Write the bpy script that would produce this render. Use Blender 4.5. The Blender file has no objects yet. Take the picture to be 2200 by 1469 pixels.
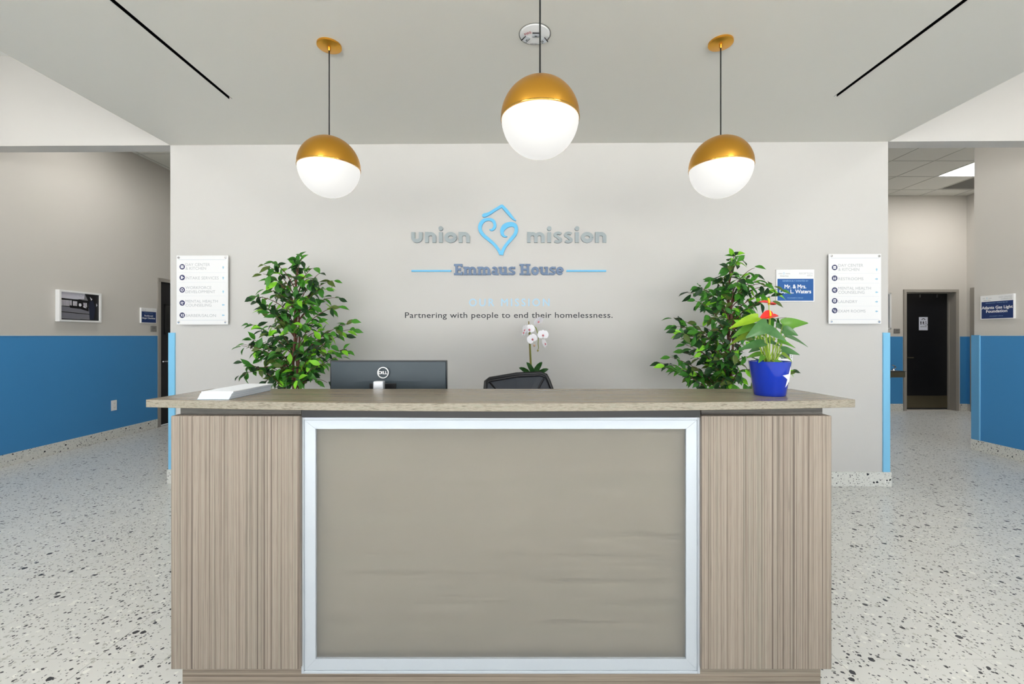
import bpy, bmesh, math, random
from math import sin, cos, pi, radians, atan2, sqrt
from mathutils import Vector, Matrix
random.seed(7)
S = bpy.context.scene
C = S.collection

# ------------------------------------------------------------------ camera
F = 935.0; CX = 1104.0; HY = 721.0; H = 1.33
cd = bpy.data.cameras.new('camera'); cam = bpy.data.objects.new('camera', cd); C.objects.link(cam)
cam.location = (0, 0, H); cam.rotation_euler = (pi/2, 0, 0)
cd.sensor_width = 36; cd.lens = 36*F/2200; cd.shift_x = -4/2200; cd.shift_y = -13.5/2200
cd.clip_start = 0.05
S.camera = cam
S.view_settings.view_transform = 'Standard'; S.view_settings.look = 'None'
S.view_settings.exposure = -0.09; S.view_settings.gamma = 1.0
S.view_settings.use_curve_mapping = False

# ------------------------------------------------------------------ light
w = bpy.data.worlds.new('world'); S.world = w; w.use_nodes = True
bg = w.node_tree.nodes['Background']
bg.inputs[0].default_value = (0.92, 0.965, 1.0, 1); bg.inputs[1].default_value = 3.0
LOBBY_LIGHT = 12.0      # emission of ceiling panels in the lobby
HALL_LIGHT = 20.0
SOFFIT_FILL = 14.0  # emission of the fill panels added in the soffit
# unseen high sun added behind the building: it lights the forecourt, which throws light up at the lobby ceilings
sn = bpy.data.lights.new('sun', 'SUN'); sn.energy = 78; sn.angle = radians(1); sn.color = (1, .985, .96)
so = bpy.data.objects.new('sun', sn); C.objects.link(so); so.rotation_euler = (radians(-22), 0, 0)
# portal guides the daylight through the glazed front of the lobby
ld = bpy.data.lights.new('daylight_portal', 'AREA'); ld.shape = 'RECTANGLE'; ld.size = 10.3; ld.size_y = 3.5
ld.cycles.is_portal = True
lo = bpy.data.objects.new('daylight_portal', ld); C.objects.link(lo)
lo.location = (0.1, -3.98, 1.85); lo.rotation_euler = (pi/2, 0, 0)

# ------------------------------------------------------------------ helpers
def lin(c):
    o = []
    for v in c:
        v /= 255.0
        o.append(v/12.92 if v <= .04045 else ((v+.055)/1.055)**2.4)
    return (o[0], o[1], o[2], 1)

MATS = {}
def mat(name, col=(200,200,200), rough=.5, metal=0, spec=.5, emit=None, es=0, trans=0, ior=1.45, coat=0):
    if name in MATS: return MATS[name]
    m = bpy.data.materials.new(name); m.use_nodes = True
    b = m.node_tree.nodes['Principled BSDF']
    b.inputs['Base Color'].default_value = lin(col); b.inputs['Roughness'].default_value = rough
    b.inputs['Metallic'].default_value = metal; b.inputs['Specular IOR Level'].default_value = spec
    b.inputs['Transmission Weight'].default_value = trans; b.inputs['IOR'].default_value = ior
    b.inputs['Coat Weight'].default_value = coat
    if emit: b.inputs['Emission Color'].default_value = lin(emit); b.inputs['Emission Strength'].default_value = es
    MATS[name] = m; return m

class N:   # tiny node helper
    def __init__(s, m): s.m = m; s.t = m.node_tree; s.b = s.t.nodes['Principled BSDF']
    def n(s, typ, **kw):
        x = s.t.nodes.new(typ)
        for k, v in kw.items():
            if k in x.bl_rna.properties: setattr(x, k, v)
        return x
    def l(s, a, b): s.t.links.new(a, b)
    def mth(s, op, a, b=None, clamp=False):
        x = s.n('ShaderNodeMath', operation=op); x.use_clamp = clamp
        for i, v in enumerate((a, b)):
            if v is None: continue
            if isinstance(v, (int, float)): x.inputs[i].default_value = v
            else: s.l(v, x.inputs[i])
        return x.outputs[0]
    def mix(s, f, a, b):
        x = s.n('ShaderNodeMix', data_type='RGBA')
        for i, v in ((0, f), (6, a), (7, b)):
            if isinstance(v, (int, float)): x.inputs[i].default_value = v
            elif isinstance(v, tuple): x.inputs[i].default_value = v
            else: s.l(v, x.inputs[i])
        return x.outputs[2]
    def ramp(s, f, stops):
        x = s.n('ShaderNodeValToRGB'); r = x.color_ramp
        while len(r.elements) < len(stops): r.elements.new(.5)
        for e, (p, c) in zip(r.elements, stops): e.position = p; e.color = c
        s.l(f, x.inputs[0]); return x.outputs[0]

def paint(name, col, rough=.6, bump=.02, var=.03):
    if name in MATS: return MATS[name]
    m = mat(name, col, rough, spec=.3); k = N(m)
    tc = k.n('ShaderNodeNewGeometry')
    n1 = k.n('ShaderNodeTexNoise'); n1.inputs['Scale'].default_value = 220; n1.inputs['Detail'].default_value = 2
    k.l(tc.outputs['Position'], n1.inputs['Vector'])
    n2 = k.n('ShaderNodeTexNoise'); n2.inputs['Scale'].default_value = 1.3; k.l(tc.outputs['Position'], n2.inputs['Vector'])
    c = lin(col); d = tuple(v*(1-var) for v in c[:3])+(1,)
    k.l(k.mix(n2.outputs[0], d, c), k.b.inputs['Base Color'])
    bp = k.n('ShaderNodeBump'); bp.inputs['Strength'].default_value = bump*8; bp.inputs['Distance'].default_value = .001
    k.l(n1.outputs[0], bp.inputs['Height']); k.l(bp.outputs[0], k.b.inputs['Normal'])
    return m

def wood(name, axis, dark, mid, light, fine=95, rough=.5, coarse=24, along=.9, coat=0):
    m = mat(name, mid, rough, spec=.4, coat=coat); k = N(m)
    tc = k.n('ShaderNodeTexCoord')
    def noise(sc, al, det=3):
        mp = k.n('ShaderNodeMapping'); s_ = [sc, sc, sc]; s_[axis] = al
        mp.inputs['Scale'].default_value = s_
        k.l(tc.outputs['Object'], mp.inputs['Vector'])
        n_ = k.n('ShaderNodeTexNoise'); n_.inputs['Scale'].default_value = 1; n_.inputs['Detail'].default_value = det
        n_.inputs['Roughness'].default_value = .6
        k.l(mp.outputs[0], n_.inputs['Vector']); return n_.outputs[0]
    a = noise(fine, along); b = noise(coarse, along*.5, 2); c = noise(fine*4.5, along*22, 2)
    v = k.mth('ADD', k.mth('MULTIPLY', a, .62), k.mth('MULTIPLY', b, .38))
    col = k.ramp(v, [(.36, lin(dark)), (.45, lin(mid)), (.53, lin(light)), (.60, lin(mid)), (.68, lin(dark))])
    gtint = k.mth('MULTIPLY', k.mth('SUBTRACT', noise(coarse*1.35, along*.8, 1), .5), 2.6, True)
    col = k.mix(gtint, col, lin(tuple(mid[i]*(1.04, 1.10, 1.10)[i] for i in range(3))))
    col2 = k.mix(k.mth('MULTIPLY', k.mth('SUBTRACT', c, .52), 2.2, True), col, lin(tuple(x*.55 for x in dark)))
    k.l(col2, k.b.inputs['Base Color'])
    bp = k.n('ShaderNodeBump'); bp.inputs['Strength'].default_value = .25; bp.inputs['Distance'].default_value = .0006
    k.l(a, bp.inputs['Height']); k.l(bp.outputs[0], k.b.inputs['Normal'])
    return m

def terrazzo(name, base, scale=1.0, black=1.0):
    m = mat(name, base, .28, spec=.45); k = N(m)
    g = k.n('ShaderNodeNewGeometry')
    nz = k.n('ShaderNodeTexNoise'); nz.inputs['Scale'].default_value = 90; nz.inputs['Detail'].default_value = 2
    k.l(g.outputs['Position'], nz.inputs['Vector'])
    va = k.n('ShaderNodeVectorMath', operation='SUBTRACT'); k.l(nz.outputs['Color'], va.inputs[0]); va.inputs[1].default_value = (.5, .5, .5)
    vs = k.n('ShaderNodeVectorMath', operation='SCALE'); k.l(va.outputs[0], vs.inputs[0]); vs.inputs['Scale'].default_value = .012
    vb = k.n('ShaderNodeVectorMath', operation='ADD'); k.l(g.outputs['Position'], vb.inputs[0]); k.l(vs.outputs[0], vb.inputs[1])
    def chips(sc, pick, r0, off):
        ad = k.n('ShaderNodeVectorMath', operation='ADD'); k.l(vb.outputs[0], ad.inputs[0]); ad.inputs[1].default_value = (off, off*1.7, off*.3)
        v = k.n('ShaderNodeTexVoronoi'); v.inputs['Scale'].default_value = sc*scale
        k.l(ad.outputs[0], v.inputs['Vector'])
        sp = k.n('ShaderNodeSeparateColor'); k.l(v.outputs['Color'], sp.inputs[0])
        on = k.mth('LESS_THAN', sp.outputs[0], pick)
        sz = k.mth('MULTIPLY', k.mth('ADD', k.mth('POWER', sp.outputs[1], 2.0), .25), r0)
        return k.mth('MULTIPLY', on, k.mth('LESS_THAN', v.outputs['Distance'], sz)), sp.outputs[2]
    n2 = k.n('ShaderNodeTexNoise'); n2.inputs['Scale'].default_value = 2.2; k.l(g.outputs['Position'], n2.inputs['Vector'])
    col = k.mix(n2.outputs[0], lin(base), lin(tuple(v*.975 for v in base)))
    for sc, pick, r0, off, c0, c1 in (
        (42, .30, .55, 3.1, (236,236,230), (214,214,208)),
        (60, .22, .50, 8.7, (176,176,172), (196,196,188)),
        (95, .34*black, .42, 5.3, (70,72,78), (130,132,134)),
        (62, .34*black, .36, 11.9, (26,26,32), (64,66,72)),
        (30, .22*black, .34, 17.3, (24,24,30), (52,54,60))):
        mk, rnd = chips(sc, pick, r0, off)
        col = k.mix(mk, col, k.mix(rnd, lin(c0), lin(c1)))
    k.l(col, k.b.inputs['Base Color'])
    return m

WM = {}    # world matrix of each placed root
def wm(o): return WM.get(o.name_full, Matrix.Identity(4))
def root(name, label, cat, loc=(0,0,0), rz=0, group=None):
    o = bpy.data.objects.new(name, None); o.empty_display_size = .05; C.objects.link(o)
    o.location = loc; o.rotation_euler = (0, 0, rz)
    WM[o.name_full] = Matrix.Translation(loc) @ Matrix.Rotation(rz, 4, 'Z')
    o['label'] = label; o['category'] = cat
    if group: o['group'] = group
    return o
def tag(o, label, cat, group=None):
    o['label'] = label; o['category'] = cat
    if group: o['group'] = group
    return o

class MB:
    def __init__(s): s.bm = bmesh.new()
    def _mat(s, vs, M):
        if M is not None: bmesh.ops.transform(s.bm, matrix=M, verts=vs)
    def box(s, x0, x1, y0, y1, z0, z1, M=None):
        vs = [s.bm.verts.new((x, y, z)) for x in (x0, x1) for y in (y0, y1) for z in (z0, z1)]
        for f in ((0,1,3,2),(4,6,7,5),(0,4,5,1),(2,3,7,6),(0,2,6,4),(1,5,7,3)): s.bm.faces.new([vs[i] for i in f])
        s._mat(vs, M); return s
    def prism(s, pts, axis, a, b, M=None):
        """polygon pts (2d) extruded along axis from a to b; 2d coords fill the remaining axes in order"""
        def P(p, h):
            v = list(p); v.insert(axis, h); return v
        A = [s.bm.verts.new(P(p, a)) for p in pts]; B = [s.bm.verts.new(P(p, b)) for p in pts]
        n = len(pts)
        s.bm.faces.new(A); s.bm.faces.new(B[::-1])
        for i in range(n): s.bm.faces.new((A[i], B[i], B[(i+1) % n], A[(i+1) % n]))
        s._mat(A+B, M); return s
    def lathe(s, prof, seg=32, c=(0,0,0), M=None, cap=True):
        rings = []
        allv = []
        for r, z in prof:
            if r < 1e-6:
                v = s.bm.verts.new((c[0], c[1], c[2]+z)); rings.append([v]); allv.append(v)
            else:
                ring = [s.bm.verts.new((c[0]+r*cos(2*pi*i/seg), c[1]+r*sin(2*pi*i/seg), c[2]+z)) for i in range(seg)]
                rings.append(ring); allv += ring
        for A, B in zip(rings, rings[1:]):
            if len(A) == 1 and len(B) == 1: continue
            for i in range(seg):
                j = (i+1) % seg
                if len(A) == 1: s.bm.faces.new((A[0], B[j], B[i]))
                elif len(B) == 1: s.bm.faces.new((A[i], A[j], B[0]))
                else: s.bm.faces.new((A[i], A[j], B[j], B[i]))
        if cap:
            for R_ in (rings[0], rings[-1]):
                if len(R_) > 2: s.bm.faces.new(R_)
        s._mat(allv, M); return s
    def tube(s, pts, r, seg=8, cap=True):
        pts = [Vector(p) for p in pts]
        rs = r if isinstance(r, (list, tuple)) else [r]*len(pts)
        rings = []; up = None
        for i, p in enumerate(pts):
            d = (pts[min(i+1, len(pts)-1)] - pts[max(i-1, 0)])
            if d.length < 1e-9: d = Vector((0,0,1))
            d.normalize()
            if up is None: up = Vector((0,0,1)) if abs(d.z) < .9 else Vector((1,0,0))
            a = d.cross(up).normalized(); b = a.cross(d).normalized(); up = b
            rings.append([s.bm.verts.new(p + (a*cos(2*pi*k/seg)+b*sin(2*pi*k/seg))*rs[i]) for k in range(seg)])
        for A, B in zip(rings, rings[1:]):
            for k in range(seg): s.bm.faces.new((A[k], A[(k+1)%seg], B[(k+1)%seg], B[k]))
        if cap: s.bm.faces.new(rings[0][::-1]); s.bm.faces.new(rings[-1])
        return s
    def strip(s, pts, wd, y0, y1):
        """variable width stroke in the xz plane, solid between y0 and y1"""
        pts = [Vector((p[0], p[1])) for p in pts]
        ws = wd if isinstance(wd, (list, tuple)) else [wd]*len(pts)
        L, R = [], []
        for i, p in enumerate(pts):
            d = pts[min(i+1, len(pts)-1)] - pts[max(i-1, 0)]; d.normalize(); n = Vector((-d.y, d.x))
            L.append(p + n*ws[i]/2); R.append(p - n*ws[i]/2)
        V = [[s.bm.verts.new((q.x, y, q.y)) for q in Q] for Q in (L, R) for y in (y0, y1)]
        for i in range(len(pts)-1):
            s.bm.faces.new((V[0][i], V[0][i+1], V[2][i+1], V[2][i]))
            s.bm.faces.new((V[1][i], V[3][i], V[3][i+1], V[1][i+1]))
            s.bm.faces.new((V[0][i], V[1][i], V[1][i+1], V[0][i+1]))
            s.bm.faces.new((V[2][i], V[2][i+1], V[3][i+1], V[3][i]))
        for i in (0, -1): s.bm.faces.new((V[0][i], V[2][i], V[3][i], V[1][i]))
        return s
    def text(s, body, x0, x1, zb, cap, y, th=.0004, bold=0.0, space=1.0, sx=1):
        """text in the xz plane facing -y, baseline zb, cap height cap, between x0 and x1"""
        me = text_mesh(body, 0, space)
        xs = [v.co.x for v in me.vertices]; a, b = min(xs), max(xs)
        kx = (x1-x0)/(b-a); kz = cap/CAP
        offs = [(0, 0)] if bold <= 0 else [(bold*cos(t*pi/3), bold*sin(t*pi/3)) for t in range(6)]+[(0, 0)]
        for q_, (ox, oz_) in enumerate(offs):
            n0 = [s.bm.verts.new((x0+(v.co.x-a+ox)*kx, y-.00003*q_, zb+(v.co.y+oz_)*kz)) for v in me.vertices]
            for p in me.polygons:
                try: s.bm.faces.new([n0[i] for i in p.vertices])
                except ValueError: pass
        bpy.data.meshes.remove(me); return s
    def build(s, name, m, parent=None, local=False, smooth=False, bevel=0, kind=None, seg=2, double=False):
        if parent is not None and not local:
            bmesh.ops.transform(s.bm, matrix=wm(parent).inverted(), verts=s.bm.verts[:])
        bmesh.ops.recalc_face_normals(s.bm, faces=s.bm.faces[:])
        if smooth:
            for f in s.bm.faces: f.smooth = True
        me = bpy.data.meshes.new(name); s.bm.to_mesh(me); s.bm.free()
        me.materials.append(m if not isinstance(m, str) else MATS[m])
        o = bpy.data.objects.new(name, me); C.objects.link(o)
        if smooth: 
            try: me.set_sharp_from_angle(angle=radians(40))
            except Exception: pass
        if parent is not None:
            o.parent = parent; WM[o.name_full] = wm(parent)
        if bevel:
            md = o.modifiers.new('bevel', 'BEVEL'); md.width = bevel; md.segments = seg; md.limit_method = 'ANGLE'
        if kind: o['kind'] = kind
        return o

def text_mesh(body, bold=0, space=1.0):
    cu = bpy.data.curves.new('t', 'FONT'); cu.body = body; cu.size = 1; cu.offset = bold; cu.space_character = space
    cu.resolution_u = 3
    o = bpy.data.objects.new('t', cu); C.objects.link(o)
    dg = bpy.context.evaluated_depsgraph_get(); dg.update()
    me = bpy.data.meshes.new_from_object(o.evaluated_get(dg))
    bpy.data.objects.remove(o); bpy.data.curves.remove(cu)
    return me
_m = text_mesh('H'); CAP = max(v.co.y for v in _m.vertices); bpy.data.meshes.remove(_m)

def letters(root_, name, m, body, x0, x1, zb, cap, y, bold=0, space=1.0):
    mb = MB().text(body, x0, x1, zb, cap, y, bold=bold, space=space)
    bm = mb.bm; seen = {}; isl = []
    for f in bm.faces:
        if f in seen: continue
        st = [f]; seen[f] = 1; comp = []
        while st:
            g = st.pop(); comp.append(g)
            for e in g.edges:
                for h in e.link_faces:
                    if h not in seen: seen[h] = 1; st.append(h)
        xs_ = [v.co.x for g in comp for v in g.verts]; isl.append([min(xs_), max(xs_), comp])
    isl.sort(key=lambda q: q[0]); grp = []
    for a, b, c in isl:
        if grp and a < grp[-1][1]-.15*(b-a): grp[-1][1] = max(grp[-1][1], b); grp[-1][2] += c
        else: grp.append([a, b, list(c)])
    for a, b, c in grp:
        q = MB(); mp = {}
        for f in c:
            q.bm.faces.new([mp.setdefault(v, None) or mp.__setitem__(v, q.bm.verts.new(v.co)) or mp[v] for v in f.verts])
        q.build(name, m, root_, local=True)
    bm.free()
def structure(o): o['kind'] = 'structure'; return o
def P(px, py, d): return ((px-CX)*d/F, d, H-(py-HY)*d/F)      # a measured point of the place, at distance d

# back wall frame: slightly turned wall
WY = 3.891; WS = -0.0117; WROT = math.atan(WS)
def BW(px, py, off=0):
    u = (px-CX)/F; d = (WY-off)/(1-WS*u); return (u*d/cos(WROT), H-(py-HY)*d/F)
LX = -5.17; RX = 5.37
def LW(px, py, off=0):
    d = (LX+off)*F/(px-CX); return (d, H-(py-HY)*d/F)
def RW(px, py, off=0):
    d = (RX-off)*F/(px-CX); return (-d, H-(py-HY)*d/F)
FY = 7.72
def FW(px, py, off=0):
    d = FY-off; return ((px-CX)*d/F, H-(py-HY)*d/F)

# ------------------------------------------------------------------ materials
M_wall = paint('greige_paint', (205,203,200))
M_wall2 = paint('hall_greige_paint', (210,206,200))
M_soff = paint('soffit_paint', (222,220,213))
M_ceil = paint('ceiling_white', (232,232,228))
M_tile = paint('acoustic_tile', (226,226,220), bump=.08)
M_grid = mat('ceiling_grid_metal', (196,196,190), .5)
M_blue = paint('blue_wainscot', (70,144,204), rough=.45, bump=.05, var=.02)
M_lblue = mat('light_blue_guard', (132,200,238), .4)
M_trimwhite = mat('pale_cap_strip', (205,212,216), .4)
M_base = terrazzo('terrazzo_base', (226,226,220), 1.2, .9)
M_floor = terrazzo('terrazzo_floor', (220,220,216))
M_joint = mat('joint_grey', (150,150,146), .7)
M_woodv = wood('laminate_vertical', 2, (94,83,75), (136,123,111), (160,148,135), fine=200, coarse=75, along=.35)
M_woodh = wood('laminate_horizontal', 0, (96,84,74), (136,122,108), (160,147,132), fine=200, coarse=75, along=.35)
M_top = wood('counter_top_laminate', 0, (104,92,75), (130,117,98), (144,131,112), fine=80, coarse=16, rough=.27, along=1.0)
M_edge = wood('counter_edge_band', 0, (112,105,91), (142,134,119), (162,154,139), fine=420, coarse=130, rough=.5, along=34)
M_spacer = wood('spacer_laminate', 0, (60,56,52), (92,87,82), (112,106,100), fine=110, coarse=30, along=1)
M_black = mat('black_metal', (22,22,25), .35)
M_void = mat('slot_black', (4,4,5), .8, spec=.1)
M_alu = mat('satin_aluminium', (190,197,204), .38, metal=.25)
M_chrome = mat('chrome', (220,220,222), .12, metal=1)
M_steel = mat('brushed_steel', (120,112,92), .35, metal=.8)
M_signw = mat('sign_white', (242,242,243), .35)
M_navy = mat('sign_navy', (14,46,104), .35)
M_signblue = mat('sign_blue', (26,90,160), .35)
M_white = mat('white_plastic', (240,240,240), .35)
M_dark = mat('dark_door', (20,20,24), .35)
M_jamb = mat('door_frame_taupe', (158,153,145), .4)
M_txtg = mat('print_grey', (190,192,196), .5)
M_txtw = mat('print_white', (245,246,250), .5)
M_txtlb = mat('print_light_blue', (140,195,220), .5)
M_icon = mat('print_indigo', (52,58,98), .5)
M_gold = mat('brushed_brass', (224,166,66), .33, metal=1)
M_goldrim = mat('polished_brass_rim', (214,166,84), .12, metal=1)
M_glow = mat('opal_glass_lit', (150,150,148), .35, emit=(255,253,250), es=.70)
M_cord = mat('black_cord', (12,12,12), .6)
M_panel = mat('lit_diffuser', (250,250,250), .5, emit=(255,252,246), es=LOBBY_LIGHT)
M_panel2 = mat('lit_diffuser_hall', (250,250,250), .5, emit=(255,252,246), es=HALL_LIGHT)

# frosted glass of the desk panel
mg = mat('frosted_glass', (206,203,196), .34, spec=.4, trans=.8, ior=1.15)
m = mat('monitor_shell', (58,68,74), .38, metal=.2)
m = mat('blue_glaze', (12,52,178), .08, coat=.6)

# ------------------------------------------------------------------ setting: walls
HC = 3.81; LC = 3.865; SZ = 3.048
BXL, BXR = -3.10, 3.312
def wally(x): return WY+WS*x
# floor slab (joint bed) + tiles
fl = MB().box(-5.4, 8.3, -4.2, 8.1, -.12, -.004).build('floor', M_joint); structure(fl)
JX, JY, T = .108-.61*9, .57-.61*8, .61
tile_mesh = None
near = []; far = MB()
g2 = .0009
def clipr(x0, x1, y0, y1):
    return max(x0, LX), min(x1, 8.03), max(y0, -4.0), min(y1, 7.72)
cells = []
for i in range(23):
    for j in range(21):
        x0, y0 = JX+i*T, JY+j*T
        a, b, c_, d = clipr(x0+g2, x0+T-g2, y0+g2, y0+T-g2)
        if b-a < .01 or d-c_ < .01: continue
        if a > RX-.01 and d < 5.06: continue
        cells.append((a, b, c_, d))
def visible(c):
    a, b, y0, y1 = c
    return y1 > 1.6 and y0 < 5.8 and a < 5.3 and not (a > -1.3 and b < 1.3 and y0 > 1.6) and not(y0 > 3.95 and a > -2.9 and b < 3.1) and abs((a+b)/2)*F/max(y1, .1) < 1350
meshes = {}
for c_ in cells:
    a, b, y0, y1 = c_
    if visible(c_):
        key = (round(b-a, 4), round(y1-y0, 4))
        if key not in meshes:
            o = MB().box(-(b-a)/2, (b-a)/2, -(y1-y0)/2, (y1-y0)/2, -.004, 0).build('floor_tile', M_floor); meshes[key] = o.data
        else:
            o = bpy.data.objects.new('floor_tile', meshes[key]); C.objects.link(o)
        o.location = ((a+b)/2, (y0+y1)/2, 0); o.parent = fl
    else: far.box(a, b, y0, y1, -.004, 0)
far.build('terrazzo_tiles', M_floor, fl, kind='stuff')

# back wall (with soffit above butting on it)
bw = MB()
bw.prism([(BXL, wally(BXL)), (BXR, wally(BXR)), (BXR, wally(BXR)+.137), (BXL, wally(BXL)+.137)], 2, 0, SZ)
structure(bw.build('wall_back', M_wall))
hd = MB()
hd.prism([(LX-.1, wally(LX)), (BXL, wally(BXL)), (BXL, wally(BXL)+.137), (LX-.1, wally(LX)+.137)], 2, SZ, LC)
hd.prism([(BXR, wally(BXR)), (8.1, wally(8.03)), (8.1, wally(8.03)+.137), (BXR, wally(BXR)+.137)], 2, SZ, LC)
hd.prism([(BXL, wally(BXL)), (BXR, wally(BXR)), (BXR, wally(BXR)+.137), (BXL, wally(BXL)+.137)], 2, SZ, LC)
structure(hd.build('wall_header', M_wall))
# soffit with two recessed slots
sf = MB()
sx = [BXL, -2.071, -2.043, 2.298, 2.326, BXR+.01]
ys0 = -1.6
def soff(x0, x1, y1l, y0=ys0):
    sf.prism([(x0, y0), (x1, y0), (x1, wally(x1) if y1l is None else y1l), (x0, wally(x0) if y1l is None else y1l)], 2, SZ, SZ+.06)
soff(sx[0], sx[1], None); soff(sx[2], sx[3], None); soff(sx[4], sx[5], None)
sf.prism([(sx[1], 3.162), (sx[2], 3.162), (sx[2], wally(sx[2])), (sx[1], wally(sx[1]))], 2, SZ, SZ+.06)
sf.prism([(sx[3], 3.131), (sx[4], 3.131), (sx[4], wally(sx[4])), (sx[3], wally(sx[3]))], 2, SZ, SZ+.06)
sf.box(sx[1], sx[2], ys0, -1.2, SZ, SZ+.06); sf.box(sx[3], sx[4], ys0, -1.2, SZ, SZ+.06)
sf.box(BXL, BXL+.06, ys0, wally(BXL), SZ+.06, LC); sf.box(BXR-.05, BXR+.01, ys0, wally(BXR), SZ+.06, LC)
sf.box(BXL+.06, BXR-.05, ys0, ys0+.06, SZ+.06, LC)
structure(sf.build('ceiling_soffit', M_soff))
for nm, xa, xb, ye, lb in (('slot', sx[1], sx[2], 3.162, 'long black slot diffuser in the soffit left of the pendants'), ('slot', sx[3], sx[4], 3.131, 'long black slot diffuser in the soffit right of the pendants')):
    r = root('slot_diffuser', lb, 'air vent', ((xa+xb)/2, 1, SZ+.003))
    MB().box(xa+.001, xb-.001, -1.2, ye-.001, SZ+.05, SZ+.058).build('slot_plate', M_void, r)
    MB().box(xa+.001, xa+.004, -1.2, ye-.001, SZ+.001, SZ+.05).build('slot_side', M_void, r)
    MB().box(xb-.004, xb-.001, -1.2, ye-.001, SZ+.001, SZ+.05).build('slot_side', M_void, r)
    MB().box((xa+xb)/2-.004, (xa+xb)/2+.004, -1.2, ye-.002, SZ+.012, SZ+.03).build('deflector_blade', M_void, r)
structure(MB().box(LX-.3, 8.4, -4.15, 8.3, 3.975, 4.1).build('roof', mat('roof_grey', (120,120,120), .8)))  # unseen slab added above the ceilings to stop light leaking in
# lobby ceiling either side of soffit
lc = MB(); lc.box(LX-.1, BXL, -4.1, 3.97, LC, LC+.1); lc.box(BXL, BXR, -4.1, -1.6, LC, LC+.1); lc.box(BXR, RX+.2, -4.1, 3.87, LC, LC+.1)
structure(lc.build('ceiling', M_ceil))
# left wall with door opening
DL0, DL1, DZ = 6.36, 7.36, 2.12      # left hall door opening along y
lw = MB(); lw.box(LX-.15, LX, -4.1, DL0, -.004, LC+.1); lw.box(LX-.15, LX, DL1, 8.0, -.004, HC+.1); lw.box(LX-.15, LX, DL0, DL1, DZ, HC+.1)
wl = structure(lw.build('wall_left', M_wall2))
MB().box(LX, LX+.008, -4.0, DL0-.056, .125, 1.328).build('wainscot_panel', M_blue, wl)
MB().box(LX, LX+.012, -4.0, DL0-.056, 1.328, 1.337).build('wainscot_cap', M_trimwhite, wl)
b_ = MB()
n_ = 8; yy = [-4, -2.2, -.4, 1.4, 3.2, 4.72, 6.30]
for a, b in zip(yy, yy[1:]): b_.box(LX, LX+.016, a+.001, b-.001, .001, .125)
structure(b_.build('baseboard_left', M_base))
# left hall back and ceiling
structure(MB().box(LX-.15, -2.9, 7.95, 8.1, -.004, HC+.1).build('wall_left_hall_end', M_wall2))
structure(MB().box(-3.05, -2.9, 4.075, 7.95, -.004, HC+.1).build('wall_left_hall_inner', M_wall2))
# right wall (ends at outer corner)
rw = MB(); rw.box(RX, RX+.15, -4.1, 5.076, -.004, LC+.1)
wr = structure(rw.build('wall_right', M_wall2))
MB().box(RX-.010, RX, -4.0, 5.0, .125, 1.328).build('wainscot_panel', M_blue, wr)
MB().box(RX-.014, RX, -4.0, 5.0, 1.328, 1.337).build('wainscot_cap', M_trimwhite, wr)
g = MB(); g.box(RX-.018, RX, 5.008, 5.094, .125, 1.337); g.box(RX, RX+.15, 5.076, 5.094, .125, 1.337)
g.build('corner_guard', mat('mid_blue_guard', (92,160,208), .4), wr)
MB().box(RX-.019, RX-.004, 4.998, 5.008, .125, 1.337).build('highlight_strip', M_lblue, wr)  # pale strip paints the highlight line along the guard's edge
b_ = MB(); b_.box(RX-.02, RX, -4, 3.2, .001, .125); b_.box(RX-.02, RX, 3.202, 5.096, .001, .125); b_.box(RX, RX+.17, 5.076, 5.096, .001, .125)
structure(b_.build('baseboard_right', M_base))
structure(MB().box(RX+.15, 8.03, 4.9, 5.05, -.004, HC+.1).build('wall_right_return', M_wall2))
# far wall of right hall with door opening
DX0, DX1, DHZ = 6.955, 7.827, 2.10
fw = MB(); fw.box(3.0, DX0-.05, FY, FY+.2, -.004, HC+.1); fw.box(DX1+.05, 8.03, FY, FY+.2, -.004, HC+.1); fw.box(DX0-.05, DX1+.05, FY, FY+.2, DHZ+.05, HC+.1)
fw.box(DX0-.05, DX1+.05, FY+.19, FY+.2, -.01, DHZ+.05); fw.box(DX0-.05, DX1+.05, FY, FY+.2, -.01, 0)
wf = structure(fw.build('wall_far', M_wall2))
for a, b in ((4.9, DX0-.062), (DX1+.085, 8.03)):
    MB().box(a, b, FY-.008, FY, .125, 1.315).build('wainscot_panel', M_blue, wf)
    MB().box(a, b, FY-.011, FY, 1.315, 1.323).build('wainscot_cap', M_trimwhite, wf)
b_ = MB(); b_.box(4.9, DX0-.062, FY-.016, FY, .001, .125); b_.box(DX1+.085, 8.03, FY-.016, FY, .001, .125)
structure(b_.build('baseboard_far', M_base))
# far right side wall
sw = structure(MB().box(8.03, 8.18, 3.9, 7.92, -.004, HC+.1).build('wall_far_right', M_wall2))
MB().box(8.022, 8.03, 7.64, FY-.008, .125, 1.315).build('wainscot_panel', M_blue, sw)
# core block behind the back wall carrying the drinking fountain
cb = structure(MB().box(3.3, 4.9, 5.8, FY, -.004, HC+.1).build('wall_hall_core', M_wall2))
MB().box(4.9, 4.908, 5.8, FY-.02, .125, 1.315).build('wainscot_panel', M_blue, cb)
structure(MB().box(3.15, 3.3, 4.075, FY, -.004, HC+.1).build('wall_right_hall_inner', M_wall2))
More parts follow.
